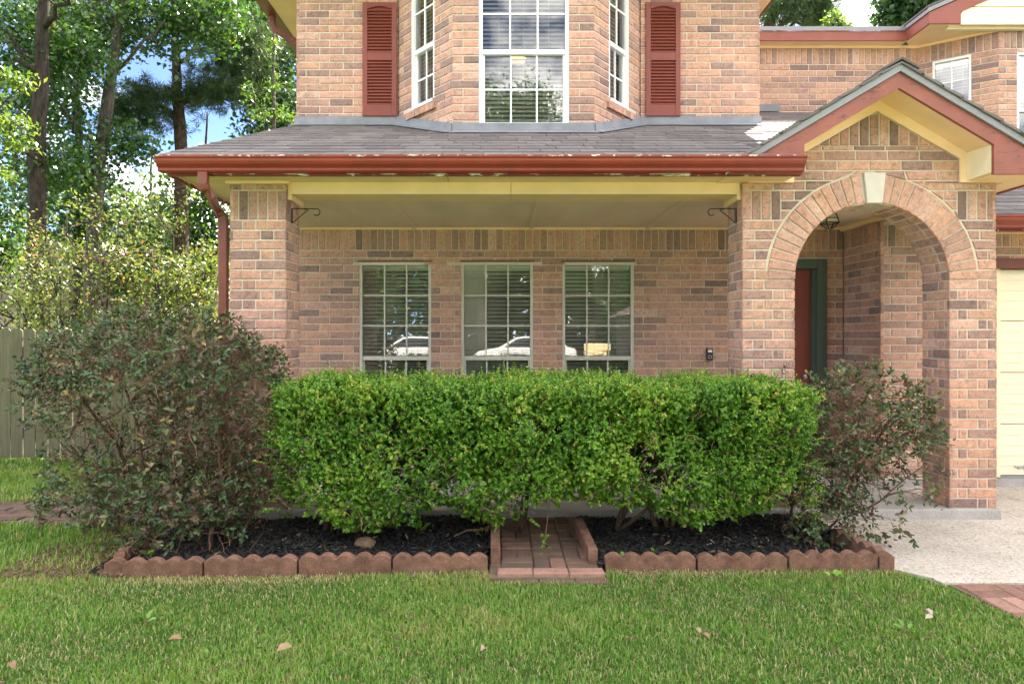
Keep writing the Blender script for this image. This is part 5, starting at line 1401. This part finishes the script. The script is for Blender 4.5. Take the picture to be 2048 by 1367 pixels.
def tuft_cloud(blobs, n, cl=9, cr=.28):
    out = []
    for (x, y, z, rx, ry, rz, w) in blobs:
        k = max(1, int(n * w / cl))
        for _ in range(k):
            d = rng.normal(0, 1, 3); d /= np.linalg.norm(d); c = np.array([x, y, z]) + d * np.array([rx, ry, rz]) * rng.random() ** .4
            out.append(c + rng.normal(0, cr, (cl, 3)) * np.array([1, 1, .5]))
    return np.concatenate(out)

def wp(px, py, Y): return np.array([PX(px, Y), Y, PZ(py, Y)])
def loc(base, px, py, Y): q = wp(px, py, Y) - np.array(base); return tuple(q)
def blob(base, px, py, Y, rx, ry, rz, w): q = loc(base, px, py, Y); return (*q, rx, ry, rz, w)
# dark leaning sweetgum trunks on the left
b = (PX(70, 13), 13, 0)
tree('sweetgum_tree', b, 'sweetgum with thick dark straight trunk above the fence', [(0, 0, 0), loc(b, 75, 300, 13), loc(b, 88, 0, 13), loc(b, 95, -250, 13)], .20,
     [(loc(b, 84, 60, 13), loc(b, 200, -40, 12.2), .06), (loc(b, 80, 150, 13), loc(b, 10, 60, 12.4), .06), (loc(b, 76, 330, 13), loc(b, 20, 280, 12), .04)],
     [dict(blobs=[blob(b, 30, 60, 14, 1.1, .8, 1.0, 1), blob(b, 140, 120, 14, .8, .8, .8, 1), blob(b, 20, 230, 13.9, .7, .8, .7, .6), blob(b, 110, 330, 13.6, .8, .8, .8, .6), blob(b, 40, -150, 13, 2, 2, 1.5, .5)], n=7500, L=.10, wr=.85, mat='gum_leaf', cl=12, cr=.22)], M['bark_dark'], group='tall trees beyond the fence')
b = (PX(182, 15), 15, 0)
tree('sweetgum_tree', b, 'sweetgum with grey trunk leaning to one side, sunlit near its top', [(0, 0, 0), loc(b, 190, 400, 15), loc(b, 215, 200, 15), loc(b, 243, 0, 15), loc(b, 262, -250, 15)], .19,
     [(loc(b, 222, 150, 15), loc(b, 330, 40, 14.4), .05), (loc(b, 205, 300, 15), loc(b, 120, 210, 14.2), .05), (loc(b, 235, 60, 15), loc(b, 170, -60, 14.2), .05)],
     [dict(blobs=[blob(b, 320, 40, 15.4, 1.3, .9, .8, 1.2), blob(b, 180, 60, 16, 1.1, .8, 1.0, 1), blob(b, 420, 30, 15.5, 1.0, 1.0, .8, .8), blob(b, 120, 200, 16, .7, .8, .9, .6), blob(b, 255, 290, 15.5, .6, .7, .5, .5), blob(b, 160, 340, 15, .8, .8, .6, .6), blob(b, 280, -180, 15, 2.6, 2, 1.6, .5)], n=11000, L=.11, wr=.85, mat='gum_leaf', cl=12, cr=.24)], M['bark_grey'], group='tall trees beyond the fence')
b = (PX(156, 17), 17, 0)
tree('sweetgum_tree', b, 'slender dark sweetgum trunk between the two larger trunks', [(0, 0, 0), loc(b, 158, 300, 17), loc(b, 150, 100, 17), loc(b, 146, -200, 17)], .13,
     [(loc(b, 152, 130, 17), loc(b, 90, 40, 16.5), .04)],
     [dict(blobs=[blob(b, 150, 40, 17, 1.4, 1.2, 1.2, 1), blob(b, 175, 430, 17, 1.1, 1, .9, .8), blob(b, 90, 150, 17.5, 1.0, 1, 1.0, .6), blob(b, 40, 380, 17.5, 1.2, 1, 1.2, .8)], n=6500, L=.12, wr=.85, mat='dark_leaf', cl=12, cr=.28)], M['bark_dark'], group='tall trees beyond the fence')
# loblolly pine
b = (PX(368, 18), 18, 0)
pb_ = [blob(b, 470, 70, 17.6, 1.0, .8, .6, 1.2), blob(b, 450, 160, 17.8, .8, .7, .6, 1), blob(b, 245, 225, 17.6, .55, .6, .55, .8), blob(b, 300, 190, 17.8, .5, .5, .35, .5), blob(b, 400, 190, 18, .5, .5, .45, .6), blob(b, 320, 235, 18, .35, .5, .3, .35), blob(b, 500, 150, 18.5, .7, .7, .8, .9), blob(b, 420, -60, 18, 1.6, 1.2, .8, 1.0)]
tree('pine_tree', b, 'tall pine with curved bare branches and dark needle clusters', [(0, 0, 0), loc(b, 362, 300, 18), loc(b, 354, 180, 18), loc(b, 351, 60, 18), loc(b, 358, -200, 18)], .20,
     [(loc(b, 358, 215, 18), loc(b, 232, 228, 17.6), .07), (loc(b, 352, 125, 18), loc(b, 460, 82, 17.6), .07), (loc(b, 358, 210, 18), loc(b, 440, 165, 17.8), .08), (loc(b, 352, 115, 18), loc(b, 310, 110, 18), .04), (loc(b, 354, 200, 18), loc(b, 300, 190, 17.8), .05)],
     [needle_mesh(tuft_cloud(pb_, 250, 6, .26), 34, .22, .014)], M['bark_pine'], group='tall trees beyond the fence')
# dense dark tree against the house corner
b = (PX(560, 20), 20, 0)
tree('broadleaf_tree', b, 'dense dark evergreen tree rising behind the house corner', [(0, 0, 0), loc(b, 555, 200, 20), loc(b, 550, -100, 20)], .22, [(loc(b, 556, 200, 20), loc(b, 500, 120, 19.6), .07)],
     [dict(blobs=[blob(b, 545, 90, 20, 1.1, 1.2, 2.2, 1.4), blob(b, 520, 10, 20, 1.0, 1.2, 1.2, 1), blob(b, 490, 60, 20.5, .7, 1, 1.0, .6), blob(b, 555, 240, 19.6, 1.0, 1, 1.2, .8), blob(b, 560, -120, 20, 1.8, 1.8, 2, .5)], n=15000, L=.17, wr=.55, mat='dark_leaf', cl=14, cr=.30)], M['bark_dark'], group='tall trees beyond the fence')
# slim light green sapling by the eave
b = (PX(546, 13), 13, 0)
tree('young_tree', b, 'slim pale green sapling with an upright spire beside the eave', [(0, 0, 0), loc(b, 548, 300, 13), loc(b, 547, 100, 13), loc(b, 549, 58, 13)], .045, [(loc(b, 547, 250, 13), loc(b, 495, 175, 13), .015), (loc(b, 547, 270, 13), loc(b, 515, 215, 13), .015)],
     [dict(blobs=[blob(b, 548, 100, 13, .07, .07, .42, .35), blob(b, 547, 170, 13, .13, .13, .42, .6), blob(b, 525, 228, 13, .26, .3, .16, .6), blob(b, 575, 232, 13, .18, .3, .18, .4), blob(b, 497, 185, 13, .12, .15, .22, .35), blob(b, 540, 290, 13, .6, .4, .3, 1)], n=1100, L=.075, wr=.42, mat='lime_leaf', cl=6, cr=.05, tmu=.2)], M['bark_grey'])
# crape myrtles just over the fence: loose multi stemmed shrubs
def myrtle(px, Y, top, wid, label, n, tm=.5, nst=6):
    b = (PX(px, Y), Y, 0); zt = PZ(top, Y); r = empty('crape_myrtle', b, label, 'shrub', 'crape myrtles behind the fence')
    blobs = []
    for k in range(nst):
        a = random.uniform(0, 6.28); e = Vector((wid * random.uniform(.2, 1) * math.cos(a), .5 * wid * math.sin(a), zt * random.uniform(.62, .98)))
        t = MB(); lp = limb(t, (random.uniform(-.1, .1), random.uniform(-.1, .1), 0), e, .032, .006, .35, 9, 6)
        for q in range(3, 9):
            for _ in range(2):
                d = Vector((random.gauss(0, .8), random.gauss(0, .6), random.uniform(.2, .9))).normalized(); s = limb(t, lp[q], lp[q] + d * random.uniform(.4, .9), .009, .003, .5, 4, 4)
                blobs.append((*s[-1], .16, .16, .14, 1)); blobs.append((*s[2], .14, .14, .12, .7))
        t.build('stem', M['bark_grey'], r, smooth=True)
    np_obj('crown', crown_mesh(blobs, n, .062, .55, 'myrtle_leaf', tm, .26, 8, .10), r)
    return r
myrtle(330, 10.6, 330, 1.5, 'yellow green crape myrtle in the middle of the fence line', 5500, .5, 9)
myrtle(180, 10.0, 420, 1.2, 'lower crape myrtle with reddish tips in front of the grey trunk', 3800, .55, 7)
myrtle(25, 10.4, 400, 1.3, 'crape myrtle at the edge of the picture behind the fence', 3500, .4, 7)
myrtle(430, 12.2, 440, .7, 'narrow crape myrtle nearest the house wall', 3000, .4, 5)
b = (PX(-60, 9.2), 9.2, 0)
tree('young_tree', b, 'leafy young tree reaching bright sprays in at the picture edge', [(0, 0, 0), (.1, 0, 2), loc(b, -40, 250, 9.2), loc(b, -30, 60, 9.2)], .06, [(loc(b, -45, 300, 9.2), loc(b, 55, 165, 9.0), .018), (loc(b, -50, 380, 9.2), loc(b, 50, 240, 9), .018), (loc(b, -40, 220, 9.2), loc(b, 50, 330, 9), .016)],
     [dict(blobs=[blob(b, 20, 160, 9.0, .26, .2, .06, 1), blob(b, 15, 245, 9.0, .30, .2, .07, 1), blob(b, 30, 290, 9.0, .24, .2, .06, .8), blob(b, -10, 200, 9.1, .15, .2, .2, .5), blob(b, 5, 340, 9, .15, .2, .1, .5)], n=1000, L=.08, wr=.42, mat='lime_leaf', cl=8, cr=.07, tmu=.4)], M['bark_grey'])
# middle distance slim trees and the wood beyond
for px, Y, lab in ((408, 20, 'slim pale trunk tree between the pine and the house'), (300, 23, 'slim leafy tree low behind the pine'), (-60, 21, 'slim tree past the picture edge over the fence')):
    b = (PX(px, Y), Y, 0)
    tree('slim_tree', b, lab, [(0, 0, 0), (.1, 0, 3), (.0, 0, 6), (.1, 0, 8)], .09, [((.05, 0, 2.4), (-.9, 0, 4.4), .04), ((.05, 0, 3), (.9, .2, 5), .04)],
         [dict(blobs=[(0, 0, 5.2, 1.5, 1.3, 1.2, 1), (-.5, 0, 3.4, 1.2, 1.0, .8, .7), (.5, 0, 4.0, 1.2, 1.0, .9, .7)], n=6000, L=.16, wr=.7, mat='gum_leaf', cl=12, cr=.28, tmu=.4)], M['bark_grey'], group='slim trees beyond the fence')
n = 30000
x = rng.uniform(-60, -8, n); y = rng.uniform(34, 44, n); z = 7.5 * rng.random(n) ** .8 * (1 + .25 * np.sin(x * .5) + .15 * np.sin(x * 1.3))
V, F, T = leaves(np.stack([x, y, z], 1), rng.normal(0, 1, (n, 3)), rng.normal(0, .7, (n, 3)) + np.array([0, -.3, 1]), .5 * rng.uniform(.6, 1.4, n), .7, np.clip(.4 + .25 * np.sin(x * .9) + rng.normal(0, .2, n), 0, 1))
x2 = rng.uniform(-60, 60, 70000); z2 = 9 * rng.random(70000) ** .8 * (1 + .25 * np.sin(x2 * .5) + .15 * np.sin(x2 * 1.3)); y2 = rng.uniform(-56, -46, 70000)
V2, F2, T2 = leaves(np.stack([x2, y2, z2], 1), rng.normal(0, 1, (70000, 3)), rng.normal(0, .7, (70000, 3)) + np.array([0, .3, 1]), .6 * rng.uniform(.6, 1.4, 70000), .8, np.clip(.4 + .25 * np.sin(x2 * .9) + rng.normal(0, .2, 70000), 0, 1))
V, F, T = join([(V, F, T), (V2, F2, T2)])
wd = np_obj('woods', np_mesh('woods', V, F, M['gum_leaf'], T), None, 'stuff')
# neighbour's house glimpsed through the shrubs
nb = empty('neighbour_house', (PX(190, 24), 24, 0), 'pinkish neighbouring house glimpsed low through the shrubs', 'house')
pk = simple('neighbour_wall', (.50, .38, .34), .9, .12, 3, .2); rfm = simple('neighbour_roof', (.22, .17, .16), .9, .2, 5)
MB().box(-6, 4.5, 0, 8, 0, 2.7).build('wall', pk, nb)
MB().ext([(-6.5, 2.65), (5, 2.65), (-.75, 5.0)], -.5, 8.5).build('roof', rfm, nb)
for x in (-4, -.7, 2.6):
    w = MB().box(x - .6, x + .6, -.03, 0.02, .9, 2.1).build('window', M['white'], nb); MB().box(x - .52, x + .52, -.04, -.031, .98, 2.02).build('pane', M['room'], w)

# trees seen over the recessed roof
b = (PX(1560, 22), 22, 0)
tp = [blob(b, 1575, 25, 22, .6, .6, .35, 1), blob(b, 1620, 35, 22, .5, .5, .3, .8), blob(b, 1640, 10, 22, .5, .5, .3, .9), blob(b, 1530, 30, 22, .4, .5, .4, .7), blob(b, 1600, -20, 22, .9, .8, .4, 1), blob(b, 1650, 40, 22.4, .3, .4, .2, .4)]
tree('pine_tree', b, 'spreading pine crown showing above the recessed roof', [(0, 0, 0), loc(b, 1535, 60, 22), loc(b, 1550, 0, 22), loc(b, 1562, -80, 22)], .22, [(loc(b, 1535, 70, 22), loc(b, 1620, 18, 22), .08), (loc(b, 1545, 20, 22), loc(b, 1520, 20, 22), .05), (loc(b, 1580, 52, 22), loc(b, 1650, 25, 21.8), .05), (loc(b, 1548, 5, 22), loc(b, 1640, -5, 22), .05)],
     [needle_mesh(tuft_cloud(tp, 150, 6, .26), 34, .22, .016)], M['bark_pine'])
b = (PX(1850, 20), 20, 0)
tree('broadleaf_tree', b, 'dark leafy tree showing above the garage gable', [(0, 0, 0), (.2, 0, 6), (0, 0, 11), (0, 0, 13)], .25, [((.1, 0, 8), loc(b, 1790, 10, 20), .07)],
     [dict(blobs=[blob(b, 1850, 5, 20, 1.0, 1, .75, 1.4), blob(b, 1800, 15, 20, .55, .7, .45, .7), blob(b, 1900, -40, 20, 1.4, 1.2, 1.0, 1), blob(b, 1810, -30, 20, .8, .8, .5, .5)], n=8000, L=.16, wr=.7, mat='dark_leaf', cl=12, cr=.2, tmu=.5)], M['bark_dark'])
b = (PX(1665, 17), 17, 0)
tree('young_tree', b, 'small yellow green tree top just above the recessed roof', [(0, 0, 0), (.05, 0, 5), loc(b, 1665, 60, 17)], .06, [],
     [dict(blobs=[blob(b, 1663, 50, 17, .22, .3, .22, 1), blob(b, 1685, 58, 17, .2, .2, .12, .5), blob(b, 1663, 90, 17, .4, .4, .3, .5)], n=900, L=.10, wr=.6, mat='lime_leaf', cl=8, cr=.08)], M['bark_grey'])

# ================================================================ ACROSS THE STREET (seen only in the panes)
st_ = MB().box(-60, 60, -22, -11.5, -.05, -.004).build('street', simple('street_concrete', (.40, .385, .36), .9, .12, 1.2, .3, 40, fine=.3)); tag(st_, kind='structure')
kb = MB().box(-60, 60, -11.5, -11.3, -.05, .12).build('kerb', M['slab']); tag(kb, kind='structure')
def car(x, y, label, rz=0):
    r = empty('parked_car', (x, y, 0), label, 'car', 'white cars parked across the street', rz)
    white = bpy.data.materials.get('car_white') or simple('car_white', (.62, .62, .63), .15, .02, 3, 0)
    dark = bpy.data.materials.get('car_glass') or simple('car_glass', (.03, .035, .04), .08, .1, 3, 0, spec=.8)
    lo = [(-2.25, .30), (2.25, .32), (2.28, .62), (2.22, .92), (1.7, .98), (-1.2, .95), (-2.0, .80), (-2.28, .55)]
    MB().ext(lo, -.86, .86).build('body', white, r, bevel=.06)
    up = [(-1.15, .94), (1.95, .97), (1.55, 1.25), (.8, 1.43), (0, 1.46), (-.35, 1.40)]
    cb = MB().ext(up, -.74, .74).build('cabin', white, r, bevel=.05)
    for s in (-1, 1):
        MB().ext([(-.85, .99), (1.5, 1.01), (1.25, 1.22), (.7, 1.36), (0, 1.38), (-.3, 1.33)], *sorted((s * .735, s * .752))).build('side_window', dark, r)
        for wx in (-1.4, 1.4):
            t = MB(); t.tube([(wx, s * .68, .32), (wx, s * .88, .32)], .32, 20); w = t.build('wheel', M['black'], r)
            t = MB(); t.tube([(wx, s * .86, .32), (wx, s * .895, .32)], .2, 14); t.build('rim', M['metal'], w)
        MB().box(-2.27, -2.12, *sorted((s * .55, s * .8)), .62, .74).build('headlight', M['glass'], r)
        MB().box(2.16, 2.29, *sorted((s * .55, s * .84)), .72, .88).build('tail_light', M['gutter'], r)
car(.85, -15.5, 'white car parked across the street, seen in the middle porch panes'); car(-4.1, -15.6, 'white car parked across the street, seen in the porch panes by the column')
for (x, z, w, h, lab) in ((3.9, 0, 1.0, .45, 'cream box at the foot of the pile by the street'), (3.85, .45, .9, .40, 'cream box in the middle of the pile by the street'), (3.95, .85, 1.1, .3, 'cream box on top of the pile by the street')):
    o = MB().box(-w/2, w/2, -.3, .3, 0, h).build('box', simple('card_cream', (.72, .56, .32), .8, .1, 5), None, bevel=.02); o.location = (x, -14.2, z); o.rotation_euler = (0, 0, random.uniform(-.2, .2))
    tag(o, lab, 'box', 'pile of boxes by the street')
big = tree('oak_tree', (-9, -30, 0), 'big shade tree across the street, over the white car by the column', [(0, 0, 0), (.2, 0, 4), (0, .2, 8), (.3, 0, 13)], .38, [((.1, 0, 4.5), (-3.5, .5, 8), .14), ((.1, .1, 5.5), (3.5, -.3, 9), .14), ((0, .2, 8), (-2, 1, 12), .10)],
     [dict(blobs=[(0, 0, 11, 3.6, 3.2, 3.2, 1.4), (-3, 0, 8, 2.4, 2.2, 1.8, .9), (3, 0, 8.5, 2.6, 2.2, 2, .9), (0, 0, 6, 3, 2.5, 1.2, .6), (.5, 0, 14.5, 2, 2, 2.2, .6)], n=46000, L=.16, wr=.75, mat='gum_leaf', cl=14, cr=.5, tmu=.45)], M['bark_dark'], group='shade trees across the street')
for x, y, s, lab in ((-1.5, -33, 1.15, 'big shade tree across the street, straight opposite the porch'), (5.5, -29, .8, 'smaller shade tree across the street by the pile of boxes'), (13, -34, 1.1, 'big shade tree across the street opposite the garage'), (-17, -33, 1.1, 'big shade tree across the street opposite the side lawn'), (2.5, -42, 1.35, 'tallest shade tree across the street, farthest back')):
    c = copy_tree(big); c.location = (x, y, 0); c.scale = (s, s, s); c.rotation_euler = (0, 0, random.uniform(0, 6)); c['label'] = lab
oh = empty('opposite_house', (14, -30, 0), 'house across the street with a low brown roof', 'house')
MB().box(-6, 6, -4, 4, 0, 2.8).build('wall', pk, oh); MB().ext([(-6.6, 2.75), (6.6, 2.75), (2.5, 5.2), (-2.5, 5.2)], -4.6, 4.6).build('roof', rfm, oh)
